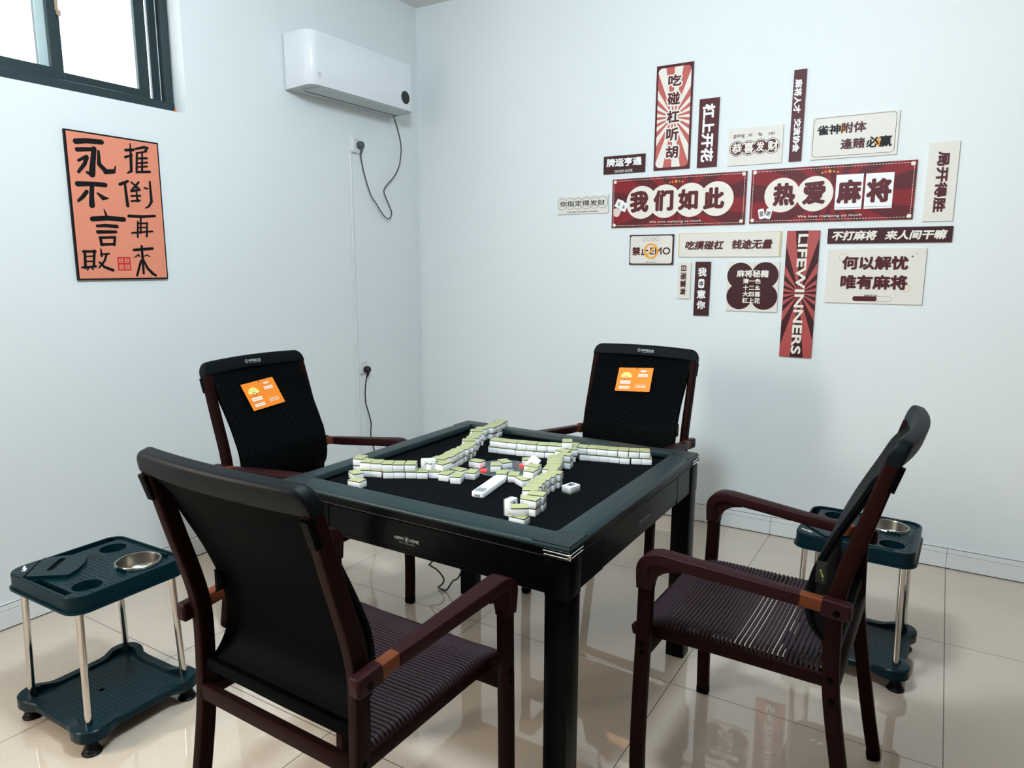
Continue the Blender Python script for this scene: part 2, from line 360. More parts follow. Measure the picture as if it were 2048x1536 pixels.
sash('sash', -.10, WY0+.034, -2.135, 2.143, WZ1-.05, .045, .043)
b = sash('sash', -.128, -2.214, -1.752, 2.146, WZ1-.05, .05, .036)
m = MB(); wbox(m, -.1279, -.1262, -2.2145, -2.163, 2.183, WZ1-.086, 'sashglare', 0); m.build('painted_sash_glare', w)  # pale strip over the stile, glare of the glass painted as colour
m = MB(); wbox(m, -.10, -.088, -2.152, -2.140, 2.40, 2.52, 'tan', .003); wbox(m, -.10, -.082, -2.149, -2.134, 2.385, 2.408, 'tan', .004); m.build('latch', w)
m = MB()
for (y, z, r) in ((-1.668, 2.094, .010), (-1.672, 2.100, .008), (-1.676, 2.092, .008), (-1.668, 2.108, .006)):
    m.lathe([(r*.4, -.006), (r, -.002), (r*.9, .004), (r*.3, .008)], 'foam', 8, (-.08, y-wo.y, z-wo.z))
m.build('sealant_foam', w)
# added_fill_window is unseen, added behind the camera to let in the warm fill
w2 = struct(empty('added_fill_window', (0, (VY0+VY1)/2, VZ0))); wo = Vector(w2.location); m = MB()
for a in ((VY0, VY0+.05), (VY1-.05, VY1), ((VY0+VY1)/2-.025, (VY0+VY1)/2+.025)): wbox(m, -.16, -.1, a[0], a[1], VZ0, VZ1, 'alu')
wbox(m, -.16, -.1, VY0, VY1, VZ0, VZ0+.05, 'alu'); wbox(m, -.16, -.1, VY0, VY1, VZ1-.05, VZ1, 'alu'); m.build('window_frame', w2)
g = MB(); wbox(g, -.132, -.128, VY0+.05, VY1-.05, VZ0+.05, VZ1-.05, 'glass', 0); g.build('glass_pane', w2)

# ------------------------------------------------------------------ air conditioner
ac = empty('air_conditioner', (0, -.679, 2.30))
tag(ac, 'white wall-mounted air conditioner high on the left wall beside the corner', 'air conditioner')
AY = .414; AR = .055
def acplan(ins=0):
    p = [(.012, -AY+ins)]
    for k in range(9): a = -PI/2+PI/2*k/8; p.append((.2-AR+(AR-ins)*math.cos(a), -AY+AR+(AR-ins)*math.sin(a)))
    for k in range(9): a = PI/2*k/8; p.append((.2-AR+(AR-ins)*math.cos(a), AY-AR+(AR-ins)*math.sin(a)))
    p.append((.012, AY-ins)); return p
zb = lambda x: .004+.012*max(0, x)/.2
m = MB(); P0, P1 = acplan(.003), acplan(0); n = len(P0)
vs = [(p[0], p[1], zb(p[0])) for p in P0]+[(p[0], p[1], zb(p[0])+.004) for p in P1]+[(p[0], p[1], .272) for p in P1]+[(p[0], p[1], .277) for p in P0]
fs = [(k*n+i, k*n+(i+1) % n, (k+1)*n+(i+1) % n, (k+1)*n+i) for k in range(3) for i in range(n)]
fs.append(tuple(3*n+i for i in range(n))); m.add(vs, fs, 'acwhite'); m.build('body', ac, 40)
m = MB(); m.add([(p[0], p[1], zb(p[0])) for p in P0], [tuple(range(n))[::-1]], 'acgrey'); u = m.build('underside', ac)
def under(mb, poly, mt, d):  # flat shape hung just below the underside
    mb.add([(x, y, zb(x)-d) for x, y in poly], [tuple(range(len(poly)))[::-1]], mt)
    mb.add([(x, y, zb(x)-d) for x, y in poly]+[(x, y, zb(x)) for x, y in poly], [(i, (i+1) % len(poly), len(poly)+(i+1) % len(poly), len(poly)+i)[::-1] for i in range(len(poly))], mt)
m = MB(); under(m, [(.078, -AY+.05), (.19, -AY+.075), (.192, AY-.075), (.078, AY-.05)], 'acgrey', .004); m.build('vent_flap', ac)
m = MB(); under(m, [(.060, -AY+.08), (.075, -AY+.08), (.075, AY-.02), (.060, AY-.02)], 'slot', .0008); m.build('vent_slot', ac)
m = MB(); m.box((.0, -AY+.01, .006), (.012, AY-.01, .262), 'acgrey'); m.build('mounting_plate', ac)
dm = axes((0, 1, 0), (0, 0, 1), (1, 0, 0), (.2002, .3195, .0845))
m = MB(); m.prism(circ(.0365, 40), 0, .0012, 'black', 'black'); m.flat(rrect(.012, .002, .0009, 2, 0, .026), .0014, 'logo'); m.build('display', ac, matrix=dm)
m = MB(); e = .009
for x0, y0, x1, y1 in ((-e, e, -.003, e), (-e, -e*.2, -e, e), (.003, e, e, e), (e, -e*.6, e, e), (-e*.9, -e, e*.6, -e), (-e, -e, -e, -e*.5), (0, .002, 0, .006)):
    stroke(m, [(x0, y0, .0011), (x1, y1, .0011)], 0, 'logo')
m.build('emblem', ac, matrix=axes((0, 1, 0), (0, 0, 1), (1, 0, 0), (.2004, -.354, .067)))

# ------------------------------------------------------------------ sockets, trunking, cords
def socket(name, y0, y1, z0, z1, label, proud):
    o = MB().box((0, y0, z0), (proud, y1, z1), 'plate', .004, 2).build(name); cy = (y0+y1)/2
    tag(o, label, 'socket', 'wall sockets on the left wall')
    f = MB().box((proud, y0+.014, z0+.012), (proud+.002, y1-.014, z1-.012), 'plate', .001, 1).build('faceplate', o)
    s = MB()
    for dy in (-.011, .011): s.box((proud+.0005, cy+dy-.0018, z1-.030), (proud+.0026, cy+dy+.0018, z1-.022), 'black')
    s.build('pin_hole', f); return o
socket('wall_socket', -.640, -.548, 2.055, 2.150, 'white wall socket under the air conditioner holding a grey plug', .022)
socket('wall_socket', -.622, -.537, .748, .842, 'white wall socket low behind the left chair holding a black plug', .012)
m = MB(); m.box((0, -.640, .10), (.013, -.617, 2.055), 'trunk', .002, 1); m.box((.013, -.6295, .10), (.0133, -.6288, 2.055), 'logo')
tag(m.build('cable_trunking'), 'white vertical cable trunking running down the left wall from the socket', 'cable trunking')
def plug(mb, y, z, x, mt):
    mb.lathe([(.004, 0), (.021, .001), (.0225, .012), (.02, .026), (.012, .033)], mt, 22)
    mb.xf(axes((0, 1, 0), (0, 0, 1), (1, 0, 0), (x, y, z)))
pts = [(.03, -.577, 2.098), (.05, -.573, 2.075), (.045, -.587, 2.048), (.03, -.548, 1.947), (.03, -.498, 1.83), (.03, -.448, 1.775), (.03, -.394, 1.718), (.03, -.362, 1.697), (.03, -.335, 1.693), (.03, -.311, 1.728), (.03, -.328, 1.768), (.03, -.353, 1.806), (.03, -.376, 1.845), (.03, -.374, 1.868), (.03, -.345, 1.898), (.03, -.287, 1.946), (.03, -.248, 1.992), (.03, -.222, 2.042), (.03, -.206, 2.142), (.035, -.239, 2.234), (.045, -.282, 2.295), (.045, -.29, 2.31)]
m = MB(); m.tube(catmull(pts[1:], 6), .0038, 'cordgrey'); o = m.build('power_cord', smooth=60)
tag(o, 'grey power cord looping down from the air conditioner to the upper socket', 'power cord')
m = MB(); plug(m, -.577, 2.098, .0245, 'cordgrey'); m.box((.056, -.5795, 2.09), (.0585, -.5745, 2.106), 'black', .001, 1); m.tube([(.045, -.577, 2.085), (.045, -.582, 2.062), (.043, -.588, 2.045)], lambda t: .0085-.003*t, 'cordgrey'); m.build('plug', o)
pts = [(.03, -.5695, .772), (.03, -.576, .745), (.02, -.584, .661), (.02, -.585, .573), (.02, -.562, .502), (.02, -.543, .431), (.02, -.547, .353), (.02, -.521, .252), (.03, -.47, .12), (.045, -.41, .03), (.05, -.36, .006), (.06, -.2, .006)]
m = MB(); m.tube(catmull(pts, 6), .0036, 'cordblack'); o = m.build('power_cord', smooth=60)
tag(o, 'black power cord hanging from the low socket on the left wall', 'power cord')
m = MB(); plug(m, -.5695, .774, .0145, 'cordblack'); m.tube([(.035, -.5695, .762), (.034, -.574, .742), (.028, -.577, .728)], lambda t: .009-.004*t, 'cordblack'); m.build('plug', o)

# ------------------------------------------------------------------ poster on the left wall
DATA = json.loads(r'''{"out":{"S1":[["吃",-0.033,0.1554,0.0382,0.212,"maroon",0,0,0.025,1],["碰",-0.0344,0.0636,0.0345,0.1259,"maroon",0,0,0.025,1],["杠",-0.0338,-0.0293,0.0348,0.0345,"maroon",0,0,0.025,1],["听",-0.0334,-0.1186,0.0341,-0.0523,"maroon",0,0,0.025,1],["胡",-0.033,-0.2075,0.035,-0.144,"maroon",0,0,0.025,1]],"S2":[["杠上开花",-0.0331,-0.1445,0.0322,0.1428,"white",1,0,0.03,0]],"S3":[["牌运亨通",-0.1041,-0.0112,0.1039,0.0346,"white",0,0,0.03,0],["GOOD LUCK",-0.0537,-0.0429,0.0532,-0.0285,"white",0,0,0.01,0]],"S4":[["我",-0.2596,-0.0523,-0.1512,0.0621,"red",0,0,0.034,0],["们",-0.1236,-0.0496,-0.012,0.0611,"red",0,0,0.034,0],["如",0.014,-0.0496,0.121,0.0591,"red",0,0,0.034,0],["此",0.1498,-0.0498,0.2587,0.0601,"red",0,0,0.034,0],["We love mahjong so much",-0.1447,-0.1139,0.1417,-0.1005,"cream",0,0,0.006,0]],"S5":[["你指定得发财",-0.1454,-0.0079,0.1406,0.0241,"black",0,0,0.006,0],["You have to make a fortune",-0.0971,-0.0424,0.0988,-0.033,"black",0,0,0,0]],"S6":[["gong",-0.106,0.042,-0.0518,0.0599,"maroon",0,0,0,0],["xi",-0.033,0.047,-0.0158,0.0645,"maroon",0,0,0,0],["fa",0.0154,0.0455,0.0341,0.0623,"maroon",0,0,0,0],["cai",0.0641,0.0468,0.0925,0.0625,"maroon",0,0,0,0],["恭",-0.1119,-0.0318,-0.061,0.0183,"cream",0,0,0.02,0],["喜",-0.0523,-0.0334,-0.0037,0.0192,"cream",0,0,0.02,0],["发",0.0074,-0.0295,0.048,0.0176,"cream",0,0,0.02,0],["财",0.0633,-0.031,0.113,0.0177,"cream",0,0,0.02,0]],"S7":[["麻将人才",-0.0219,0.0123,0.013,0.1672,"white",1,0,0.03,0],["交流协会",-0.0144,-0.1683,0.0188,-0.0134,"white",1,0,0.03,0]],"S8":[["雀神",-0.1603,0.0132,-0.0575,0.0585,"black",0,0,0.02,0],["附体",-0.0542,0.0145,0.0512,0.062,"maroon",0,0,0.02,0],["逢赌",-0.0529,-0.0583,0.0505,-0.0105,"maroon",0,0,0.02,0],["必赢",0.0558,-0.0595,0.161,-0.0099,"black",0,0,0.02,0]],"S9":[["热",-0.253,-0.0499,-0.1487,0.0604,"red",0,0,0.034,0],["爱",-0.1156,-0.048,-0.0121,0.0609,"red",0,0,0.034,0],["麻",0.0383,-0.0504,0.144,0.0599,"red",0,0,0.034,0],["将",0.1644,-0.0503,0.2688,0.0578,"red",0,0,0.034,0],["We love mahjong so much",-0.1313,-0.1136,0.1522,-0.0981,"cream",0,0,0.006,0]],"S10":[["局开得胜",-0.0223,-0.1326,0.0258,0.1304,"maroon",1,0,0.03,0]],"S11":[["禁",-0.1097,-0.0312,-0.0624,0.0165,"maroon",0,0,0.03,0],["止",-0.0596,-0.0288,-0.0141,0.016,"maroon",0,0,0.03,0],["EMO",-0.0057,-0.0264,0.1093,0.0131,"maroon",0,0,0.02,0],["KEEP LOVING",-0.029,-0.0715,0.0283,-0.064,"maroon",0,0,0,0]],"S12":[["吃摸碰杠",-0.2267,-0.025,-0.0162,0.0211,"maroon",0,0.2,0.025,0],["钱途无量",0.0163,-0.0231,0.2268,0.0246,"maroon",0,0.2,0.025,0]],"S13":[["日渐富有",-0.0191,-0.0789,0.0127,0.0798,"maroon",1,0,0.025,0]],"S14":[["我",-0.0243,0.0648,0.0216,0.1118,"white",0,0,0.024,0],["中",-0.0138,0.0112,0.0057,0.0425,"maroon",0,0,0.02,0],["意",-0.0257,-0.0514,0.0221,-0.0051,"white",0,0,0.024,0],["你",-0.0246,-0.1077,0.0223,-0.062,"white",0,0,0.024,0]],"S15":[["麻将秘籍",-0.0803,0.048,0.0792,0.0855,"cream",0,0,0.025,0],["清一色",-0.0462,0.0159,0.0426,0.0419,"cream",0,0,0.025,0],["十二幺",-0.0448,-0.0182,0.0422,0.0084,"cream",0,0,0.025,0],["大四喜",-0.0449,-0.0509,0.0441,-0.0238,"cream",0,0,0.025,0],["杠上花",-0.0455,-0.0847,0.0446,-0.0561,"cream",0,0,0.025,0]],"S16":[["LIFEWINNERS",-0.0216,-0.2968,0.0249,0.2968,"cream",1,0,0.03,0]],"S17":[["不打麻将",-0.2409,-0.022,-0.0402,0.0233,"cream",0,0.2,0.03,0],["来人间干嘛",-0.0122,-0.0219,0.2405,0.0213,"cream",0,0.2,0.03,0]],"S18":[["何以解忧",-0.1405,0.0297,0.1385,0.0934,"maroon",0,0,0.03,0],["唯有麻将",-0.1411,-0.0623,0.1419,0.0059,"maroon",0,0,0.03,0],["READY GO",-0.0323,-0.0962,0.0223,-0.0866,"maroon",0,0,0.01,0]]},"extra":{"S1ray":[[0.0001,0.0011]],"S1in":[[-0.0881,-0.2522],[0.089,0.251]],"S4c":[[-0.1928,0.0005],[-0.0595,0.0011],[0.0805,0.0023],[0.2178,0.0022],[-0.2857,0.0044]],"S4star":[[-0.0008,0.1017],[-0.0342,0.0987],[-0.02,0.0997],[0.0171,0.1006],[0.0338,0.0985]],"S4cor":[[-0.35,0.1164],[0.3509,0.119],[-0.3502,-0.1179],[0.3489,-0.115]],"S4t":[[-0.3318,0.0255],[-0.2957,0.0125],[-0.3153,-0.0312],[-0.3518,-0.0139],[-0.3055,0.0129],[-0.2701,-0.0063],[-0.2875,-0.0481],[-0.3208,-0.0342],[-0.3367,-0.0464]],"S9c":[[-0.2117,0.0021],[-0.0603,0.0016],[-0.2873,0.0057]],"S9star":[[0.0005,0.1024],[-0.0324,0.0974],[-0.0186,0.1009],[0.0186,0.1007],[0.0357,0.0974]],"S9cor":[[-0.3469,0.1182],[0.347,0.1151],[-0.3476,-0.1157],[0.3485,-0.1163]],"S9sq":[[0.0315,-0.0775],[0.1481,0.0835],[0.1581,-0.0779],[0.2749,0.0823]],"S9t":[[-0.304,-0.0852],[-0.2699,-0.0853]],"S5c":[[-0.1287,0.0074],[-0.0767,0.0079],[-0.0269,0.0078],[0.0245,0.0077],[0.0759,0.0088],[0.1267,0.0092],[-0.1611,0.0087]],"S6c":[[-0.0869,-0.008],[-0.0295,-0.0086],[0.0286,-0.0059],[0.083,-0.0064],[0.1207,-0.0095]],"S8o":[[-0.0459,0.0385],[0.1098,-0.0363]],"S8in":[[-0.1776,-0.0865],[0.1738,0.092]],"S11o":[[-0.0002,-0.0068],[0.0418,-0.0072]],"S11f":[[-0.0411,0.0581],[-0.0156,0.0582],[0.0113,0.0578],[0.0359,0.0584]],"S11in":[[-0.1216,-0.0743],[0.1192,0.0751]],"S12in":[[-0.2552,-0.0621],[0.2536,0.059]],"S14t":[[-0.0203,0.0033],[0.0115,0.0523]],"S15c":[[-0.0623,0.0557],[0.0608,0.0589],[-0.0613,-0.0508],[0.0616,-0.0497],[-0.1248,0.0551]],"S16ray":[[-0.0001,0.0099]],"S18o":[[-0.1394,0.09],[0.1383,-0.0546],[-0.1231,0.0899]],"S18bar":[[-0.0836,-0.1181],[0.0843,-0.0951],[0.0215,-0.1027]],"S18sp":[[0.1532,0.0911],[0.1709,0.1025]]},"strokes":[[[-0.1548,0.252,0.0112],[-0.1156,0.2599,0.0103],[-0.0523,0.2635,0.0103]],[[-0.152,0.221,0.009],[-0.086,0.2312,0.0076]],[[-0.0849,0.2323,0.0103],[-0.0944,0.1806,0.0112],[-0.1023,0.1313,0.0135]],[[-0.1025,0.129,0.0099],[-0.1218,0.1361,0.0054]],[[-0.1506,0.1792,0.0058],[-0.1177,0.1997,0.0063]],[[-0.1162,0.1953,0.0076],[-0.129,0.1673,0.0081],[-0.1548,0.1348,0.0063]],[[-0.0677,0.2254,0.0054],[-0.0701,0.1742,0.009]],[[-0.0679,0.1722,0.009],[-0.0438,0.1483,0.0099]],[[-0.0464,0.1466,0.0103],[-0.0119,0.1518,0.009]],[[-0.0093,0.1531,0.0054],[-0.0026,0.1737,0.0027]],[[-0.163,0.0871,0.0108],[-0.1083,0.0924,0.009],[-0.0523,0.093,0.0094]],[[-0.1065,0.087,0.009],[-0.1123,0.0401,0.0099],[-0.114,0.0074,0.0121]],[[-0.13,0.0594,0.0081],[-0.1482,0.0372,0.0081],[-0.1657,0.0211,0.0058]],[[-0.0872,0.0571,0.004],[-0.0659,0.0401,0.0099],[-0.0427,0.0395,0.0022]],[[-0.0664,-0.0072,0.0027],[-0.059,-0.0324,0.0054]],[[-0.1178,-0.048,0.0103],[-0.0589,-0.041,0.0099],[0.0128,-0.0427,0.0103]],[[-0.1014,-0.0754,0.0058],[-0.0666,-0.0719,0.0072],[-0.0186,-0.0735,0.0076]],[[-0.1003,-0.0991,0.0076],[-0.0256,-0.096,0.0063]],[[-0.0928,-0.1211,0.0058],[-0.0893,-0.1511,0.0067]],[[-0.0929,-0.1225,0.0058],[-0.0306,-0.1185,0.0054]],[[-0.0315,-0.1176,0.0054],[-0.0369,-0.1497,0.0063]],[[-0.0883,-0.1501,0.0063],[-0.0367,-0.1468,0.0054]],[[-0.1605,-0.1796,0.0058],[-0.1635,-0.2457,0.0058]],[[-0.1665,-0.1797,0.0054],[-0.1173,-0.1789,0.0049]],[[-0.1218,-0.1766,0.0058],[-0.13,-0.2386,0.0054]],[[-0.1554,-0.1993,0.0031],[-0.1299,-0.1981,0.0031]],[[-0.1573,-0.2197,0.0031],[-0.1319,-0.2185,0.0031]],[[-0.1763,-0.2442,0.0045],[-0.1215,-0.2395,0.0049]],[[-0.1502,-0.2433,0.0031],[-0.1569,-0.2547,0.0031]],[[-0.1422,-0.2433,0.0031],[-0.1335,-0.251,0.0036]],[[-0.0948,-0.1689,0.0031],[-0.0936,-0.1976,0.0045]],[[-0.0968,-0.1905,0.004],[-0.0625,-0.1871,0.004]],[[-0.0737,-0.1911,0.0045],[-0.0838,-0.2168,0.0049],[-0.1086,-0.2443,0.0036]],[[-0.1047,-0.2232,0.0045],[-0.0862,-0.2424,0.0058],[-0.0515,-0.2556,0.0063]],[[0.069,0.2741,0.0027],[0.0672,0.2193,0.0063],[0.0642,0.1621,0.0067]],[[0.0641,0.1611,0.0058],[0.048,0.1522,0.0036]],[[0.0462,0.2452,0.0058],[0.0813,0.2509,0.0058]],[[0.0426,0.2162,0.0054],[0.0736,0.2278,0.004]],[[0.0905,0.2559,0.0045],[0.1306,0.2682,0.0058],[0.1464,0.2674,0.0045]],[[0.1453,0.2663,0.0045],[0.129,0.2495,0.004]],[[0.0952,0.2397,0.0049],[0.0871,0.1588,0.0049]],[[0.0994,0.2403,0.004],[0.1398,0.2519,0.004]],[[0.0932,0.2167,0.004],[0.1384,0.2233,0.0049]],[[0.092,0.1972,0.0036],[0.1384,0.2052,0.0045]],[[0.0906,0.1811,0.0036],[0.137,0.1888,0.004]],[[0.0887,0.16,0.0049],[0.1474,0.1673,0.0054]],[[0.1192,0.2453,0.004],[0.1121,0.164,0.0049]],[[0.0093,0.1017,0.0067],[0.0449,0.1176,0.0054]],[[0.0315,0.1096,0.0054],[0.0328,0.0615,0.0063],[0.0358,0.0156,0.0072]],[[0.06,0.1148,0.004],[0.0916,0.0919,0.0045]],[[0.0923,0.1179,0.0045],[0.0569,0.0805,0.0045]],[[0.0566,0.0771,0.0045],[0.0948,0.0863,0.0045]],[[0.0786,0.1044,0.0031],[0.08,0.037,0.0049]],[[0.0538,0.0574,0.004],[0.0947,0.0617,0.0045]],[[0.053,0.0364,0.004],[0.0909,0.0417,0.0045]],[[0.1157,0.097,0.0036],[0.1304,0.0944,0.004]],[[0.1432,0.1254,0.0045],[0.1437,0.0807,0.0058],[0.144,0.0408,0.0063]],[[0.144,0.0408,0.0063],[0.1303,0.0198,0.0049],[0.1124,0.0106,0.0022]],[[0.0361,-0.0268,0.0063],[0.0944,-0.0263,0.0063],[0.154,-0.0198,0.0054]],[[0.0888,-0.0301,0.004],[0.0829,-0.0966,0.0045]],[[0.074,-0.0483,0.004],[0.0682,-0.1141,0.0045]],[[0.0734,-0.0558,0.004],[0.1159,-0.0536,0.0036]],[[0.1161,-0.0511,0.004],[0.1095,-0.1096,0.0049]],[[0.077,-0.0739,0.0027],[0.109,-0.0715,0.0027]],[[0.0437,-0.0972,0.004],[0.1373,-0.0874,0.004]],[[0.0461,-0.1695,0.0058],[0.1309,-0.1617,0.0063]],[[0.0823,-0.1517,0.0049],[0.0823,-0.2131,0.0063],[0.0816,-0.2699,0.0049]],[[0.0464,-0.2014,0.0018],[0.0653,-0.1891,0.0036],[0.0697,-0.1991,0.0018]],[[0.0902,-0.1954,0.0018],[0.1041,-0.1901,0.0031],[0.1179,-0.1986,0.0018]],[[0.0736,-0.2157,0.0049],[0.0617,-0.2485,0.0054],[0.0511,-0.2787,0.0049]],[[0.086,-0.2131,0.0045],[0.1017,-0.2486,0.0058],[0.1227,-0.2702,0.0063]],[[0.1206,-0.2692,0.0063],[0.1372,-0.2796,0.0054]]],"seal":[[-0.0294,-0.2042],[0.0275,-0.2036],[0.0247,-0.2534],[-0.0329,-0.2532]],"rect":{"S1":[1.6185,1.8157,1.9156,2.4452],"S2":[1.8552,1.9578,1.9151,2.2545],"S3":[1.3255,1.5693,1.9135,2.0093],"S4":[1.383,2.1157,1.62,1.8825],"S5":[1.0385,1.359,1.7041,1.8043],"S6":[2.0122,2.2761,1.9126,2.0924],"S7":[2.3097,2.3668,1.914,2.3366],"S8":[2.4072,2.7763,1.9146,2.1073],"S9":[2.1384,2.8634,1.6233,1.8844],"S10":[2.9027,3.0207,1.6108,1.9534],"S11":[1.4951,1.7481,1.4149,1.578],"S12":[1.7745,2.2999,1.4573,1.5815],"S13":[1.7779,1.8485,1.2352,1.4298],"S14":[1.8723,1.9536,1.1471,1.4319],"S15":[2.0428,2.3003,1.179,1.4309],"S16":[2.3257,2.4777,0.9568,1.5819],"S17":[2.5125,3.0259,1.5179,1.5888],"S18":[2.5185,2.9343,1.2359,1.4931]}}''')
py0, py1, pz0, pz1 = -2.2185, -1.8259, 1.3447, 1.9354
pw, ph = py1-py0, pz1-pz0
PM = axes((0, 1, 0), (0, 0, 1), (1, 0, 0), (.001, (py0+py1)/2, (pz0+pz1)/2))
m = MB(); m.box((-pw/2, -ph/2, 0), (pw/2, ph/2, .012), 'pframe', .001, 1); po = m.build('calligraphy_poster', matrix=PM, smooth=0)
tag(po, 'orange poster with large black brush calligraphy on the left wall under the window', 'poster')
m = MB(); m.flat(rrect(pw-.013, ph-.013, .001, 1), .0124, 'poster'); m.build('paper', po)
m = MB()
for k, s in enumerate(DATA['strokes']): stroke(m, s, .0127+k*1.2e-5, 'pblack')
m.build('brush_lettering', po)
m = MB(); q = DATA['seal']; sx = (q[0][0]+q[1][0])/2; sy = (q[0][1]+q[3][1])/2; sw = q[1][0]-q[0][0]
m.flat(rrect(sw, sw*1.0, .002, 2, sx, sy), .0127, 'seal')
for i in (-1, 1):
    for j in (-1, 1):
        m.flat(rrect(sw*.34, sw*.34, .001, 2, sx+i*sw*.23, sy+j*sw*.23), .0129, 'poster')
        for (a, b, c, d) in ((-.1, .08, .1, .06), (0, .12, -.03, -.12), (-.1, -.08, .1, -.1), (.06, .02, .09, -.06)): stroke(m, [(sx+i*sw*.23+a*sw, sy+j*sw*.23+b*sw, .0009), (sx+i*sw*.23+c*sw, sy+j*sw*.23+d*sw, .0009)], .0131, 'seal')
m.build('seal_stamp', po)

# ------------------------------------------------------------------ slogan signs on the back wall
BT = .007
LAB = dict(S1='tall sunburst sign with five stacked characters 吃碰杠听胡 and a maroon border', S2='small upright maroon sign with sideways white characters 杠上开花', S3='small maroon sign with white characters and GOOD LUCK beneath', S4='large red banner sign with four characters 我们如此 in cream circles',
 S5='narrow cream sign of six ringed characters, leftmost in the cluster', S6='cream sign with pinyin gong xi fa cai over four maroon discs', S7='thin tall maroon sign with sideways white characters 麻将人才交流协会', S8='cream rounded-border sign with black and maroon characters and orange dots',
 S9='large red banner sign with two characters in circles and two in white squares', S10='upright cream sign with sideways maroon characters, rightmost in the cluster', S11='small cream sign reading EMO with an orange prohibition ring', S12='long cream sign with gold edge and slanted characters 吃摸碰杠 钱途无量', S13='smallest upright cream sign with sideways characters 日渐富有',
 S14='narrow maroon sign 我中意你 with a white tile drawn in it', S15='square cream sign with a maroon four-lobed shape listing mahjong hands', S16='tall sunburst sign reading LIFEWINNERS sideways', S17='long thin maroon sign with slanted characters 不打麻将 来人间干嘛', S18='large cream sign 何以解忧 唯有麻将 with a READY GO progress bar')
BASE = dict(S1='maroon', S2='maroon', S3='darkred', S4='crimson', S5='creamb', S6='creamb', S7='maroon', S8='creamb', S9='crimson', S10='creamb', S11='darkred', S12='gold', S13='creamb', S14='darkred', S15='creamb', S16='darkred', S17='darkred', S18='creamb')
EX = DATA['extra']
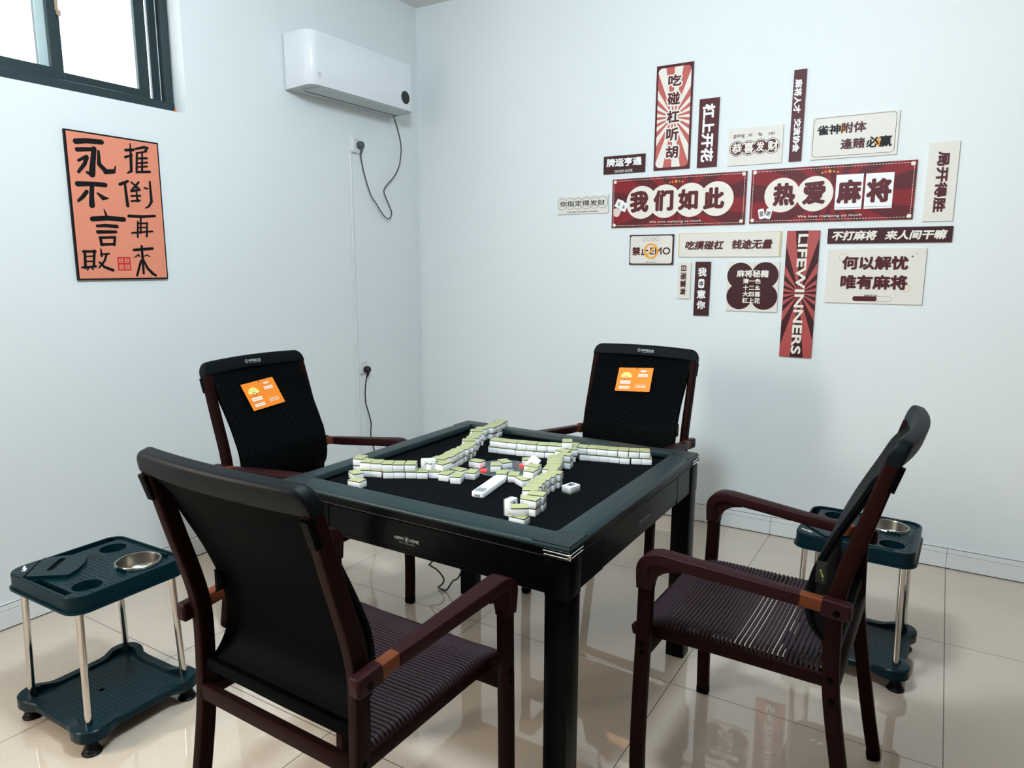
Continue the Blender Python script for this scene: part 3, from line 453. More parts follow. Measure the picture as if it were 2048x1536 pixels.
for sn, (x0, x1, z0, z1) in DATA['rect'].items():
    sw, sh = x1-x0, z1-z0; cx, cz = (x0+x1)/2, (z0+z1)/2
    m = MB(); base = BASE[sn]; full = [(-sw/2, -sh/2), (sw/2, -sh/2), (sw/2, sh/2), (-sw/2, sh/2)]
    m.box((-sw/2, -sh/2, 0), (sw/2, sh/2, BT), base)
    z = BT+.0003; D = MB(); hasD = True     # D: printed decoration, kept as one part of the sign
    if sn == 'S1':
        a, b = EX['S1in']; ip = rrect(b[0]-a[0], b[1]-a[1], .022, 5, (a[0]+b[0])/2, (a[1]+b[1])/2)
        D.flat(ip, z, 'cream'); rays(D, EX['S1ray'][0], ip, 17, z+.0003, 'salmon', .25)
    elif sn in ('S4', 'S9'):
        rays(D, (0.02, -.01), full, 13, z, 'darkred' if False else 'red', .1)
        for dx in (-1, 1): 
            k = 0
            while k < 21: D.flat([(dx*(sw/2-.010)+a, -sh/2+.016+(k+.15)*(sh-.032)/21+b*(sh-.032)/21*.6) for a, b in ((-.0012, 0), (.0012, 0), (.0012, 1), (-.0012, 1))], z+.0003, 'cream'); k += 1
        for dz in (-1, 1):
            for k in range(54): D.flat([(-sw/2+.016+(k+.15)*(sw-.032)/54+b*(sw-.032)/54*.6, dz*(sh/2-.010)+a) for b, a in ((0, -.0012), (1, -.0012), (1, .0012), (0, .0012))], z+.0003, 'cream')
        for c in EX[sn+'cor']: D.flat(circ(.0095, 20, *c), z+.0006, 'cream')
        for i, c in enumerate(EX[sn+'star']): star(D, c[0], c[1], .0105 if i == 0 else .0065, z+.0006, 'orange')
        if sn == 'S4':
            for k, c in enumerate(EX['S4c'][:4]): D.flat(circ(.0875, 48, c[0], c[1]), z+.0006+k*3e-5, 'cream')
            q = EX['S4t']; D.flat(q[0:4], z+.0009, 'white'); D.flat(q[4:8], z+.0012, 'white')
            for q0 in (q[0:4], q[4:8]):
                c = (sum(p[0] for p in q0)/4, sum(p[1] for p in q0)/4)
                for s in (((-.006, .004), (.006, .006)), ((-.007, -.002), (.007, -.001)), ((0, .008), (-.002, -.009)), ((-.006, -.008), (.005, -.007))): stroke(D, [(c[0]+s[0][0], c[1]+s[0][1], .0013), (c[0]+s[1][0], c[1]+s[1][1], .0013)], z+.0015, 'pblack')
            c = q[8]
            for dx, dy, r in ((0, -.006, .020), (-.012, .012, .007), (-.002, .016, .007), (.009, .013, .007), (.018, .002, .008)): D.flat(circ(r, 20, c[0]+dx, c[1]+dy), z+.0016+.004*r, 'skin')
        else:
            for k, c in enumerate(EX['S9c'][:2]): D.flat(circ(.083, 48, c[0], c[1]), z+.0006+k*3e-5, 'cream')
            q = EX['S9sq']
            for a, b in ((q[0], q[1]), (q[2], q[3])): D.flat([(a[0], a[1]), (b[0], a[1]), (b[0], b[1]), (a[0], b[1])], z+.0006, 'white'); D.flat([(a[0], a[1]+.008), (b[0], a[1]+.008), (b[0], a[1]+.0095), (a[0], a[1]+.0095)], z+.0008, 'pblack')
            for (c, r, ch) in ((EX['S9t'][0], .2, '發'), (EX['S9t'][1], -.2, '財')):
                k, s = math.cos(r), math.sin(r)
                tp = rrect(.029, .050, .007, 4); D.flat([(c[0]+k*p[0]-s*p[1], c[1]+s*p[0]+k*p[1]) for p in tp], z+.0009, 'white')
                t = MB().text(ch, -.010, -.013, .010, .013, 0, 'pblack', bold=.01); D.add([(c[0]+k*p[0]-s*p[1], c[1]+s*p[0]+k*p[1], z+.0012) for p in t.v], t.f, 'pblack')
    elif sn == 'S5':
        r = EX['S5c'][0][0]-EX['S5c'][6][0]
        for k, c in enumerate(EX['S5c'][:6]): D.flat(circ(r, 32, *c), z+k*3e-5, 'pblack')
        for k, c in enumerate(EX['S5c'][:6]): D.flat(circ(r-.0018, 32, *c), z+.0003+k*3e-5, 'creamb')
    elif sn == 'S6':
        r = abs(EX['S6c'][4][0]-EX['S6c'][3][0])
        for dr, mt, dz in ((.0, 'maroon', 0), (-.0025, 'creamb', .0003), (-.0065, 'maroon', .0006)):
            for k, c in enumerate(EX['S6c'][:4]): D.flat(circ(r+dr, 36, *c), z+dz+k*3e-5, mt)
    elif sn == 'S8':
        a, b = EX['S8in']; c = ((a[0]+b[0])/2, (a[1]+b[1])/2)
        D.ring(rrect(b[0]-a[0], b[1]-a[1], .018, 6, *c), rrect(b[0]-a[0]-.004, b[1]-a[1]-.004, .016, 6, *c), z, 'maroon')
        for c, r in zip(EX['S8o'], (.0135, .016)): D.flat(circ(r*1.25, 30, *c), z, 'orange')
    elif sn == 'S11':
        a, b = EX['S11in']; ip = rrect(b[0]-a[0], b[1]-a[1], .012, 4, (a[0]+b[0])/2, (a[1]+b[1])/2); D.flat(ip, z, 'creamb')
        for i, c in enumerate(EX['S11f']):
            annulus(D, c[0], c[1], .0115, .0104, z+.0003, 'pblack', 24)
            if i == 2: stroke(D, [(c[0]-.008, c[1]-.008, .0007), (c[0]+.008, c[1]+.008, .0007)], z+.0003, 'pblack')
            else:
                for dx in (-.004, .004): D.flat(circ(.0011, 8, c[0]+dx, c[1]+.003), z+.0003, 'pblack')
                stroke(D, [(c[0]-.004, c[1]-.004, .0006), (c[0], c[1]-.0055, .0006), (c[0]+.004, c[1]-.004, .0006)], z+.0003, 'pblack')
        c, e = EX['S11o']; R = e[0]-c[0]
        annulus(D, c[0], c[1], R, R-.011, z+.0012, 'orange', 40); d = (R-.006)*.707; stroke(D, [(c[0]-d, c[1]-d, .0048), (c[0]+d, c[1]+d, .0048)], z+.0014, 'orange')
    elif sn == 'S12':
        a, b = EX['S12in']; D.flat([(a[0], a[1]), (b[0], a[1]), (b[0], b[1]), (a[0], b[1])], z, 'creamb')
    elif sn == 'S14':
        a, b = EX['S14t']; D.flat(rrect(b[0]-a[0], b[1]-a[1], .009, 5, (a[0]+b[0])/2, (a[1]+b[1])/2), z, 'white')
    elif sn == 'S15':
        q = EX['S15c']; r = abs(q[4][0]-q[0][0])*1.06
        for k, c in enumerate(q[:4]): D.flat(circ(r, 44, *c), z+k*3e-5, 'darkred')
        D.flat([tuple(q[0]), tuple(q[1]), tuple(q[3]), tuple(q[2])], z+.00015, 'darkred')
    elif sn == 'S16': rays(D, EX['S16ray'][0], full, 16, z, 'salmon2', .3)
    elif sn == 'S18':
        q = EX['S18o']; r = q[2][0]-q[0][0]
        for c in q[:2]: annulus(D, c[0], c[1], r, r-.0016, z+.0006, 'orange')
        a, b, e = EX['S18bar']; w_, h_ = b[0]-a[0], b[1]-a[1]; c = ((a[0]+b[0])/2, (a[1]+b[1])/2)
        D.flat(rrect(w_, h_, h_*.49, 6, *c), z, 'pblack'); D.flat(rrect(w_-.0022, h_-.0022, h_*.42, 6, *c), z+.0003, 'creamb')
        D.flat(rrect(e[0]-a[0], h_, h_*.49, 6, (a[0]+e[0])/2, c[1]), z+.0006, 'maroon')
        for c, r in zip(EX['S18sp'], (.009, .005)):
            D.flat([(c[0]+(r if k % 2 == 0 else r*.22)*math.cos(PI*k/4), c[1]+(r if k % 2 == 0 else r*.22)*math.sin(PI*k/4)) for k in range(8)], z, 'pblack')
    else: hasD = False
    o = m.build('slogan_sign', smooth=0, matrix=axes((1, 0, 0), (0, 0, 1), (0, -1, 0), (cx, -.001, cz)))
    tag(o, LAB[sn], 'sign', 'slogan signs on the back wall')
    if hasD: D.build('printed_pattern', o, 0)
    for st, a, b, c, d, col, rot, shear, bold, halo in DATA['out'].get(sn, []):
        t = MB()
        if halo: t.text(st, a, b, c, d, z+.0012, 'cream', 0, 0, bold, .0075)
        t.text(st, a, b, c, d, z+.0018+(-.0014 if sn == 'S11' else 0), {'black': 'pblack'}.get(col, col), rot, shear, bold)
        t.build('lettering', o, 0)
# ------------------------------------------------------------------ mahjong table
TX0, TX1, TY0, TY1 = 1.333, 2.331, -2.368, -1.360
TCX, TCY = (TX0+TX1)/2, (TY0+TY1)/2; HX, HY = (TX1-TX0)/2, (TY1-TY0)/2
RW = .075; ZR, ZI, ZF = .757, .763, .737
tb = empty('mahjong_table', (TCX, TCY, 0))
tag(tb, 'black square automatic mahjong table with felt top in the middle of the room', 'mahjong table')
# rim: crowned ring profile swept around four mitred sides
def ringprof(prof, hx, hy):
    """prof: list of (inset, z) -> closed loop of rectangles"""
    vs = []; fs = []; k = len(prof)
    for d, z in prof:
        for sx, sy in ((-1, -1), (1, -1), (1, 1), (-1, 1)): vs.append((sx*(hx-d), sy*(hy-d), z))
    for j in range(k):
        q = (j+1) % k
        for i in range(4): fs.append((j*4+i, j*4+(i+1) % 4, q*4+(i+1) % 4, q*4+i))
    return vs, fs
m = MB(); v, f = ringprof([(.0, .748), (.0015, .754), (.006, .7575), (.02, .760), (RW-.012, .7632), (RW-.003, .762), (RW, .757), (RW, .7445), (.003, .7445), (.001, .7455)], HX, HY); m.add(v, f, 'rim'); rim = m.build('rim', tb, 50)
m = MB(); v, f = ringprof([(.004, .7255), (.004, .7445), (RW, .7445), (RW, .7255)], HX, HY); m.add(v, f, 'tblack'); m.build('rim_base', tb, 30)
for sx, sy in ((1, -1), (1, 1), (-1, 1), (-1, -1)):
    # leatherette corner cap: chevron-shaped raised plate following the crown, tapering to the inner corner
    def zt(x, y):
        d = min(HX-abs(x), HY-abs(y)); return .7580+.0052*min(1, max(0, d-.006)/(RW-.018))+.0010
    w_ = .105; pl = [(HX-.004, HY-.004), (HX-.004, HY-w_), (HX-.03, HY-w_+.012), (HX-RW+.004, HY-RW+.0), (HX-RW, HY-RW+.004), (HX-w_+.012, HY-.03), (HX-w_, HY-.004)]
    pl = [(sx*a, sy*b) for a, b in pl]
    if sx*sy < 0: pl = pl[::-1]
    m = MB(); c = (sx*(HX-.04), sy*(HY-.04)); n = len(pl)
    m.add([(a, b, zt(a, b)) for a, b in pl]+[(c[0], c[1], zt(*c))], [(i, (i+1) % n, n) for i in range(n)], 'rimdark')
    m.add([(a, b, zt(a, b)) for a, b in pl]+[(a, b, zt(a, b)-.003) for a, b in pl], [(i, n+i, n+(i+1) % n, (i+1) % n) for i in range(n)], 'rimdark'); cap = m.build('corner_cap', rim, 30)
    m = MB()
    for z0, z1, ln in ((.7375, .7415, .072), (.7285, .7325, .070)):
        a, b = sorted((sx*(HX+.0015), sx*(HX-ln))); c, d = sorted((sy*(HY+.0015), sy*(HY-.004))); m.box((a, c, z0), (b, d, z1), 'chrome', .001, 1)
        a, b = sorted((sx*(HX+.0015), sx*(HX-.004))); c, d = sorted((sy*(HY+.0015), sy*(HY-ln))); m.box((a, c, z0), (b, d, z1), 'chrome', .001, 1)
    a, b = sorted((sx*(HX+.003), sx*(HX-.006))); c, d = sorted((sy*(HY+.003), sy*(HY-.006))); m.box((a, c, .727), (b, d, .743), 'chrome', .0015, 1)
    m.build('corner_trim', tb)
m = MB(); m.box((-HX+RW-.001, -HY+RW-.001, .729), (HX-RW+.001, HY-RW+.001, ZF), 'felt'); m.build('playing_surface', tb, 0)
m = MB(); m.box((-HX+.012, -HY+.012, .640), (HX-.012, HY-.012, .7275), 'tdark'); m.build('table_body', tb, 0)
AZ0, AZ1 = .628, .722
for k in range(4):
    R = Matrix.Rotation(k*PI/2, 4, 'Z'); hx, hy = (HX, HY) if k % 2 == 0 else (HY, HX); q = hx-.006
    m = MB()
    m.box((-q, -hy+.006, AZ0), (-q+.20, -hy+.022, AZ1), 'tblack', .0015, 1); m.box((q-.20, -hy+.006, AZ0), (q, -hy+.022, AZ1), 'tblack', .0015, 1)
    m.box((-q+.2, -hy+.009, AZ0), (q-.2, -hy+.022, AZ0+.012), 'tblack', .001, 1); m.box((-q+.2, -hy+.012, .708), (q-.2, -hy+.022, AZ1), 'tblack')
    m.box((-q, -hy+.0025, .7243), (q, -hy+.012, .7258), 'trimline')
    for s in (-1, 1): m.lathe([(.006, -.0004), (.006, .0004)], 'slot', 12); m.v[-24:] = [(s*(q-.035)+v[0], -hy+.0056+v[2], AZ0+.022+v[1]) for v in m.v[-24:]]
    ap = m.xf(R).build('apron_panel', tb)
    m = MB(); m.box((-q+.2015, -hy+.0065, AZ0+.013), (q-.2015, -hy+.02, .7195), 'tblack', .0015, 1); dr = m.xf(R).build('drawer', tb)
    m = MB(); zc = .672; y = -hy+.0062
    t = MB().text('HAPPY', -.043, -.0045, -.010, .0045, 0, 'tlogo', bold=.02).text('HOME', .011, -.0045, .043, .0045, 0, 'tlogo', bold=.02).text('NEW SOLUTION', -.026, -.0135, .028, -.0095, 0, 'logo', bold=0)
    stroke(t, [(-.004, -.003, .0012), (.001, .002, .0022), (.004, .005, .0008)], 0, 'tlogo'); stroke(t, [(-.003, .004, .001), (.002, -.004, .0018)], 0, 'tlogo'); annulus(t, 0, 0, .0082, .0076, 0, 'logo', 24)
    t.xf(axes((1, 0, 0), (0, 0, 1), (0, -1, 0), (0, y, zc))); t.xf(R).build('lettering', dr, 0)
for sx, sy in ((1, -1), (1, 1), (-1, 1), (-1, -1)):
    a, b = sorted((sx*(HX-.004), sx*(HX-.069))); c, d = sorted((sy*(HY-.004), sy*(HY-.069)))
    m = MB(); m.box((a, c, .0), (b, d, .640), 'tdark', .003, 2)
    m.box((a-.002 if sx < 0 else a, c-.002 if sy < 0 else c, .60+.022), (b if sx < 0 else b+.002, d if sy < 0 else d+.002, .720), 'tdark', .003, 2); m.build('leg', tb)
pts = [(1.40, -1.44, .64), (1.36, -1.438, .30), (1.19, -1.438, .115), (1.179, -1.438, .097), (1.219, -1.438, .083), (1.249, -1.438, .059), (1.254, -1.438, .038), (1.240, -1.44, .018), (1.228, -1.445, .007), (1.252, -1.45, .006), (1.276, -1.447, .008), (1.302, -1.438, .05), (1.345, -1.438, .097), (1.41, -1.44, .30), (1.43, -1.45, .64)]
m = MB(); m.tube(catmull([(p[0]-TCX, p[1]-TCY, p[2]) for p in pts], 6), .0036, 'cordblack'); m.build('power_cord', tb, 60)
# centre console with dice dome
CX, CY = 1.808-TCX, -1.828-TCY
m = MB(); m.lathe([(.100, ZF-.002), (.100, ZF), (.098, ZF+.0004), (.001, ZF+.0004)], 'console', 48, (CX, CY, 0)); m.ring(circ(.0995, 48, CX, CY), circ(.090, 48, CX, CY), ZF+.0006, 'ring'); m.ring(circ(.058, 48, CX, CY), circ(.054, 48, CX, CY), ZF+.0006, 'ring'); co = m.build('dice_console', tb)
BX, BY = 1.849-TCX, -1.850-TCY
m = MB(); m.lathe([(.017, ZF+.0005), (.0165, ZF+.005), (.013, ZF+.010), (.007, ZF+.0128), (.0006, ZF+.0135)], 'clear', 28, (BX, BY, 0), cap=False); m.build('dice_dome', co, 60)
m = MB(); m.lathe([(.019, ZF+.0004), (.019, ZF+.002), (.017, ZF+.002)], 'ring', 28, (BX, BY, 0)); m.build('dome_ring', co)
for dx, dy, r in ((.006, .003, .3), (-.006, -.003, .9)): m = MB(); m.box((-.0035, -.0035, ZF+.0008), (.0035, .0035, ZF+.0078), 'dice', .001, 2, None); m.xf(Matrix.Translation((BX+dx, BY+dy, 0)) @ Matrix.Rotation(r, 4, 'Z')); m.build('die', co)
for sx, sy in ((-1, -1), (1, 1), (1, -1), (-1, 1)):
    lit = sx == sy; ux, uy = (sx*.55, sy*.835) if lit else (sx*.835, sy*.55)
    m = MB(); m.lathe([(.0105, ZF+.0004), (.0105, ZF+.003), (.008, ZF+.005), (.003, ZF+.0056)], 'led' if lit else 'ring', 20, (CX+ux*.072, CY+uy*.072, 0)); m.build('button_light', co)

# ------------------------------------------------------------------ mahjong tiles
TL, TWd, TH = .0470, .0348, .0234; GB = .0030
def tile_meshes():
    m = MB(); m.box((-TL/2, -TWd/2, 0), (TL/2, TWd/2, TH-GB), 'tile', .0022, 2)
    o = m.build('mahjong_tile', smooth=40)
    g = MB(); g.box((-TL/2+.0002, -TWd/2+.0002, TH-GB), (TL/2-.0002, TWd/2-.0002, TH-.0012), 'tline', 0)
    g.prism(rrect(TL-.0004, TWd-.0004, .0018, 2), TH-.0013, TH, 'tgreen', bev=.0006); g.build('green_back', o, 40); return o
proto = tile_meshes()
used = [False]
def put_tile(mat_world, label, group):
    o = proto if not used[0] else copy_tree(proto); used[0] = True
    o.matrix_world = mat_world; tag(o, label, 'mahjong tile', group); return o
def flatM(x, y, a, lev): return Matrix.Translation((x, y, ZF+.0002+(lev-1)*(TH+.0001))) @ Matrix.Rotation(a, 4, 'Z')
ORD = ['first', 'second', 'third', 'fourth', 'fifth', 'sixth', 'seventh', 'eighth', 'ninth', 'tenth', 'eleventh', 'twelfth', 'thirteenth', 'fourteenth', 'fifteenth', 'sixteenth', 'seventeenth']
WALLS = {'back': ('back tile wall', 'from the left end', 'tiles of the back wall'), 'diagonal left': ('left diagonal tile wall', 'from the near end', 'tiles of the left diagonal wall'),
         'diagonal right': ('right diagonal tile wall', 'from the near end', 'tiles of the right diagonal wall'), 'front left': ('short left tile wall', 'from the left end', 'tiles of the short left wall')}
TD = json.loads(r'''[["back",0,1,1.6665,-1.6617,1.753,""],["back",0,2,1.6724,-1.6597,1.737,""],["back",1,1,1.7012,-1.6565,1.766,""],["back",1,2,1.7075,-1.6566,1.723,""],["back",2,1,1.7359,-1.6508,1.749,""],["back",2,2,1.7419,-1.6504,1.714,""],["back",3,1,1.7721,-1.6459,1.826,""],["back",3,2,1.7774,-1.6414,1.792,""],["back",4,1,1.8055,-1.636,1.823,""],["back",4,2,1.8115,-1.6334,1.802,""],["back",5,1,1.8407,-1.6292,1.867,""],["back",5,2,1.8481,-1.6268,1.907,""],["back",6,1,1.8732,-1.6162,1.875,""],["back",6,2,1.8803,-1.6121,1.885,""],["back",7,1,1.9081,-1.608,1.918,""],["back",7,2,1.9143,-1.604,1.885,""],["back",8,1,1.9533,-1.571,1.878,""],["back",8,2,1.9448,-1.575,1.837,""],["back",9,1,1.9922,-1.578,1.854,""],["back",9,2,1.9843,-1.5809,1.831,""],["back",10,1,2.026,-1.5694,1.858,""],["back",10,2,2.0184,-1.57,1.8,""],["back",11,1,2.0595,-1.56,1.858,""],["back",11,2,2.0529,-1.5632,1.813,""],["back",12,1,2.0939,-1.552,1.834,""],["back",12,2,2.0872,-1.5554,1.83,""],["back",13,1,2.1291,-1.5456,1.871,""],["back",13,2,2.1212,-1.5435,1.884,""],["back",14,1,2.1626,-1.5293,1.976,""],["back",14,2,2.1558,-1.5324,1.948,""],["back",15,1,2.1945,-1.5148,1.985,""],["back",15,2,2.188,-1.5169,1.988,""],["front left",1,1,1.4752,-2.1272,2.051,""],["front left",2,1,1.5102,-2.1133,1.925,""],["front left",3,1,1.5482,-2.1031,2.13,""],["front left",4,1,1.5774,-2.084,2.13,""],["front left",5,1,1.6101,-2.0646,2.078,""],["front left",6,1,1.6433,-2.0486,2.057,""],["front left",7,1,1.6717,-2.0241,2.073,""],["front left",1,2,1.4706,-2.1223,1.993,""],["front left",2,2,1.506,-2.1122,2.065,""],["front left",3,2,1.5416,-2.1017,2.13,""],["front left",4,2,1.575,-2.086,2.13,""],["front left",5,2,1.6066,-2.0655,2.093,""],["front left",0,2,1.4222,-2.1017,1.895,""],["front left",0,1,1.4202,-2.0997,1.895,""],["diagonal left",0,2,1.6491,-1.9699,0.073,""],["diagonal left",0,1,1.6444,-1.9706,0.073,""],["diagonal left",1,2,1.6539,-1.9344,0.054,""],["diagonal left",1,1,1.6531,-1.9348,0.054,""],["diagonal left",2,2,1.6454,-1.8981,0.156,""],["diagonal left",2,1,1.647,-1.8982,0.156,""],["diagonal left",3,2,1.6411,-1.8623,0.212,""],["diagonal left",3,1,1.6418,-1.8625,0.212,""],["diagonal left",4,2,1.6389,-1.8245,0.325,""],["diagonal left",4,1,1.6337,-1.826,0.325,""],["diagonal left",5,2,1.6323,-1.7878,0.419,""],["diagonal left",5,1,1.6276,-1.7891,0.419,""],["diagonal left",6,2,1.6213,-1.7537,0.441,""],["diagonal left",6,1,1.6183,-1.7546,0.441,""],["diagonal left",7,2,1.59,-1.7185,0.561,""],["diagonal left",7,1,1.5896,-1.7188,0.561,""],["diagonal left",8,2,1.5815,-1.6798,0.561,""],["diagonal left",8,1,1.5796,-1.6809,0.561,""],["diagonal left",9,2,1.5686,-1.6468,0.561,""],["diagonal left",9,1,1.5644,-1.6494,0.561,""],["diagonal left",10,2,1.5585,-1.6116,0.537,""],["diagonal left",10,1,1.5562,-1.6131,0.537,""],["diagonal left",11,2,1.5288,-1.5783,0.496,""],["diagonal left",11,1,1.5275,-1.5782,0.496,""],["diagonal left",12,2,1.5262,-1.5374,0.226,""],["diagonal left",12,1,1.5225,-1.5378,0.226,""],["diagonal left",13,2,1.539,-1.4978,3.14,""],["diagonal left",13,1,1.5348,-1.4982,3.14,""],["diagonal left",14,2,1.5364,-1.4621,3.103,""],["diagonal left",14,1,1.5399,-1.4627,3.103,""],["diagonal left",15,2,1.5317,-1.4269,3.097,""],["diagonal left",15,1,1.5292,-1.4273,3.097,""],["diagonal left",16,2,1.521,-1.3906,3.089,""],["diagonal left",16,1,1.5252,-1.3909,3.089,""],["diagonal right",1,2,2.1026,-2.1202,0.222,""],["diagonal right",1,1,2.1027,-2.1204,0.222,""],["diagonal right",2,2,2.0666,-2.0937,0.474,""],["diagonal right",2,1,2.0618,-2.0963,0.474,""],["diagonal right",3,2,2.0575,-2.0583,0.415,""],["diagonal right",3,1,2.0607,-2.0574,0.415,""],["diagonal right",4,2,2.049,-2.0219,0.299,""],["diagonal right",4,1,2.0522,-2.0211,0.299,""],["diagonal right",5,2,2.0454,-1.9858,0.245,""],["diagonal right",5,1,2.0449,-1.9859,0.245,""],["diagonal right",6,2,2.0445,-1.9502,0.232,""],["diagonal right",6,1,2.0452,-1.95,0.232,""],["diagonal right",7,2,2.0477,-1.9133,0.189,""],["diagonal right",7,1,2.0454,-1.9137,0.189,""],["diagonal right",8,2,2.0185,-1.8837,0.217,""],["diagonal right",8,1,2.0199,-1.8832,0.217,""],["diagonal right",9,2,2.0094,-1.8496,0.245,""],["diagonal right",9,1,2.0099,-1.8494,0.245,""],["diagonal right",10,2,1.996,-1.8155,0.327,""],["diagonal right",10,1,1.9876,-1.8184,0.327,""],["diagonal right",11,2,1.978,-1.7835,0.411,""],["diagonal right",11,1,1.9794,-1.7826,0.411,""],["diagonal right",12,2,1.9668,-1.7493,0.359,""],["diagonal right",12,1,1.9641,-1.75,0.359,""],["diagonal right",13,2,1.9784,-1.7078,0.134,""],["diagonal right",13,1,1.9793,-1.7081,0.134,""],["diagonal right",14,2,1.9521,-1.6705,3.049,""],["diagonal right",14,1,1.952,-1.6718,3.049,""],["diagonal right",0,2,2.1085,-2.1638,0.057,""],["diagonal right",0,1,2.1065,-2.1628,0.057,""],["loose",0,1,2.1196,-2.2443,0.031,"lying low at the front end of the right diagonal wall"],["loose",1,2,2.1151,-2.2371,0.619,"turned sideways on top of the foremost low tile"],["loose",2,3,1.9424,-1.6218,2.024,"alone on the third level where right and back walls cross"],["diagonal right",15,2,1.9624,-1.6232,2.124,""],["diagonal right",15,1,1.9554,-1.6234,2.124,""],["loose",3,1,1.8002,-1.8635,2.13,"short end forward, left of the centre console dome"],["loose",4,1,1.8062,-1.8162,2.582,"angled behind another tile on the centre console"],["loose",5,1,1.8656,-1.9306,2.078,"just behind the white remote control"],["loose",6,1,1.9102,-1.9272,1.985,"right behind the remote, next to the centre tile pile"],["loose",7,1,1.9578,-1.9505,2.639,"half hidden under another tile beside the right diagonal wall"],["loose",8,2,1.9725,-1.9264,1.662,"on top of the half hidden tile beside the right wall"],["loose",9,1,1.8636,-1.7494,0.712,"behind the propped face-out tile near the back wall"],["loose",10,1,1.7245,-1.8623,0.01,"glowing pink at one end beside the red light"],["loose",11,1,1.7211,-2.0299,1.716,"second from left in the loose row before the left walls"],["loose",12,1,1.7658,-2.0334,1.934,"frontmost of the loose tiles left of the remote"],["loose",13,1,1.7308,-1.9766,3.07,"behind the frontmost loose tile left of the remote"],["loose",14,1,1.7814,-1.9726,1.797,"nearest the red light, in front of it"],["loose",15,2,1.6515,-2.0227,1.626,"lying over the corner where the two left walls meet"],["loose",16,2,1.6929,-2.0083,1.487,"jutting out beside the corner of the left walls, second level"],["loose",17,1,1.4735,-2.1779,2.673,"second from front at the far left end of the felt"],["loose",18,1,1.5345,-2.2365,0.088,"nearest the left front rim of the table"],["faceup",0,1,2.1159,-1.9359,1.339,""]]''')
for row, idx, lev, x, y, a, lab in TD:
    if row == 'faceup': continue
    if row in WALLS:
        nm, end, grp = WALLS[row]
        L_ = '%s tile, %s %s, %s' % ('upper' if lev == 2 else 'lower', ORD[idx], end, nm)
    else: L_ = 'green-backed tile '+lab; grp = 'loose tiles on the table'
    put_tile(flatM(x, y, a, lev), L_, grp)
# face-up, standing, leaning and side-lying tiles
def flipped(M): return M @ Matrix.Translation((0, 0, TH)) @ Matrix.Rotation(PI, 4, 'X')   # printed face up, green back down
def face(o, fn, name='printed_face'):   # artwork on the white face (local -Z side)
    t = MB(); fn(t); t.xf(axes((0, 1, 0), (1, 0, 0), (0, 0, -1), (0, 0, -.0003))); t.build(name, o, 0)
def dots1(t):
    for r, mt in ((.011, 'ink'), (.0085, 'tile'), (.007, 'ink'), (.003, 'tile')): t.flat(circ(r, 28), .0001*(.012-r)*500, mt)
x, y, a = [(q[3], q[4], q[5]) for q in TD if q[0] == 'faceup'][0]
o = put_tile(flipped(flatM(x, y, a, 1)), 'face-up white tile with a dark character lying alone on the right', 'face-showing tiles')
face(o, lambda t: t.text('發', -.011, -.013, .011, .013, 0, 'ink', bold=.02))
def two(t):
    for dy in (-.010, .010):
        for r, mt, e in ((.0075, 'ink', 0), (.0055, 'tile', .0001), (.004, 'ink', .0002)): t.flat(circ(r, 28, 0, dy), e, mt)
st = axes((0, 0, 1), (.12, 1, 0), (-1, .12, 0), (0, 0, 0))
def std(M3, loc): q = M3.copy(); q.translation = loc; return q
a = -.10
Xl, Zl = Vector((0, 0, 1)), Vector((-math.cos(a), -math.sin(a), 0)); Yl = Zl.cross(Xl)
o = put_tile(axes(Xl, Yl, Zl, (2.0755, -2.1995, ZF+.0004+TL/2)), 'white tile standing upright on end at the near end of the right wall', 'face-showing tiles'); face(o, two)
a = .62
Xl = Vector((math.cos(a), math.sin(a), 0)); Yl = Vector((0, 0, -1)); Zl = Xl.cross(Yl)
o = put_tile(axes(Xl, Yl, Zl, (1.6585, -2.0425, ZF+.0004+TH+TWd/2)), 'white tile on its side showing its face between the two left walls', 'face-showing tiles')
def bird(t):
    for s in ([(-.005, -.004, .0016), (0, .002, .003), (.005, .006, .002)], [(0, .002, .002), (-.006, .008, .0008)], [(.005, .006, .0018), (.009, .007, .0006)], [(-.005, -.004, .0012), (-.009, -.011, .0006)], [(-.003, -.005, .001), (-.002, -.013, .0007)], [(.002, -.002, .001), (.003, -.011, .0007)]): stroke(t, s, 0, 'inkg')
face(o, bird)
n_ = Vector((.50, -.62, .60)).normalized(); Zl = -n_; h = Vector((0, 0, 1)).cross(n_).normalized(); v_ = n_.cross(h)
Xl = (h*.64+v_*.77).normalized(); Yl = Zl.cross(Xl)
low = min((Xl*sx*TL/2+Yl*sy*TWd/2+Zl*sz).z for sx in (-1, 1) for sy in (-1, 1) for sz in (0, TH))
o = put_tile(axes(Xl, Yl, Zl, Vector((1.9235, -1.829, ZF+.0006-low))), 'white tile propped up on one corner showing a dark circle, behind the centre pile', 'face-showing tiles')
face(o, lambda t: [t.flat(circ(r, 28, 0, -.010), e, mt) for r, mt, e in ((.0075, 'ink', 0), (.0055, 'tile', .0001), (.004, 'ink', .0002))])
put_tile(flatM(1.951, -1.884, .05, 1), 'green-backed tile at the bottom of the small stack behind the centre pile', 'loose tiles on the table')
put_tile(flatM(1.953, -1.882, .08, 2), 'green-backed tile on top of the small stack behind the centre pile', 'loose tiles on the table')

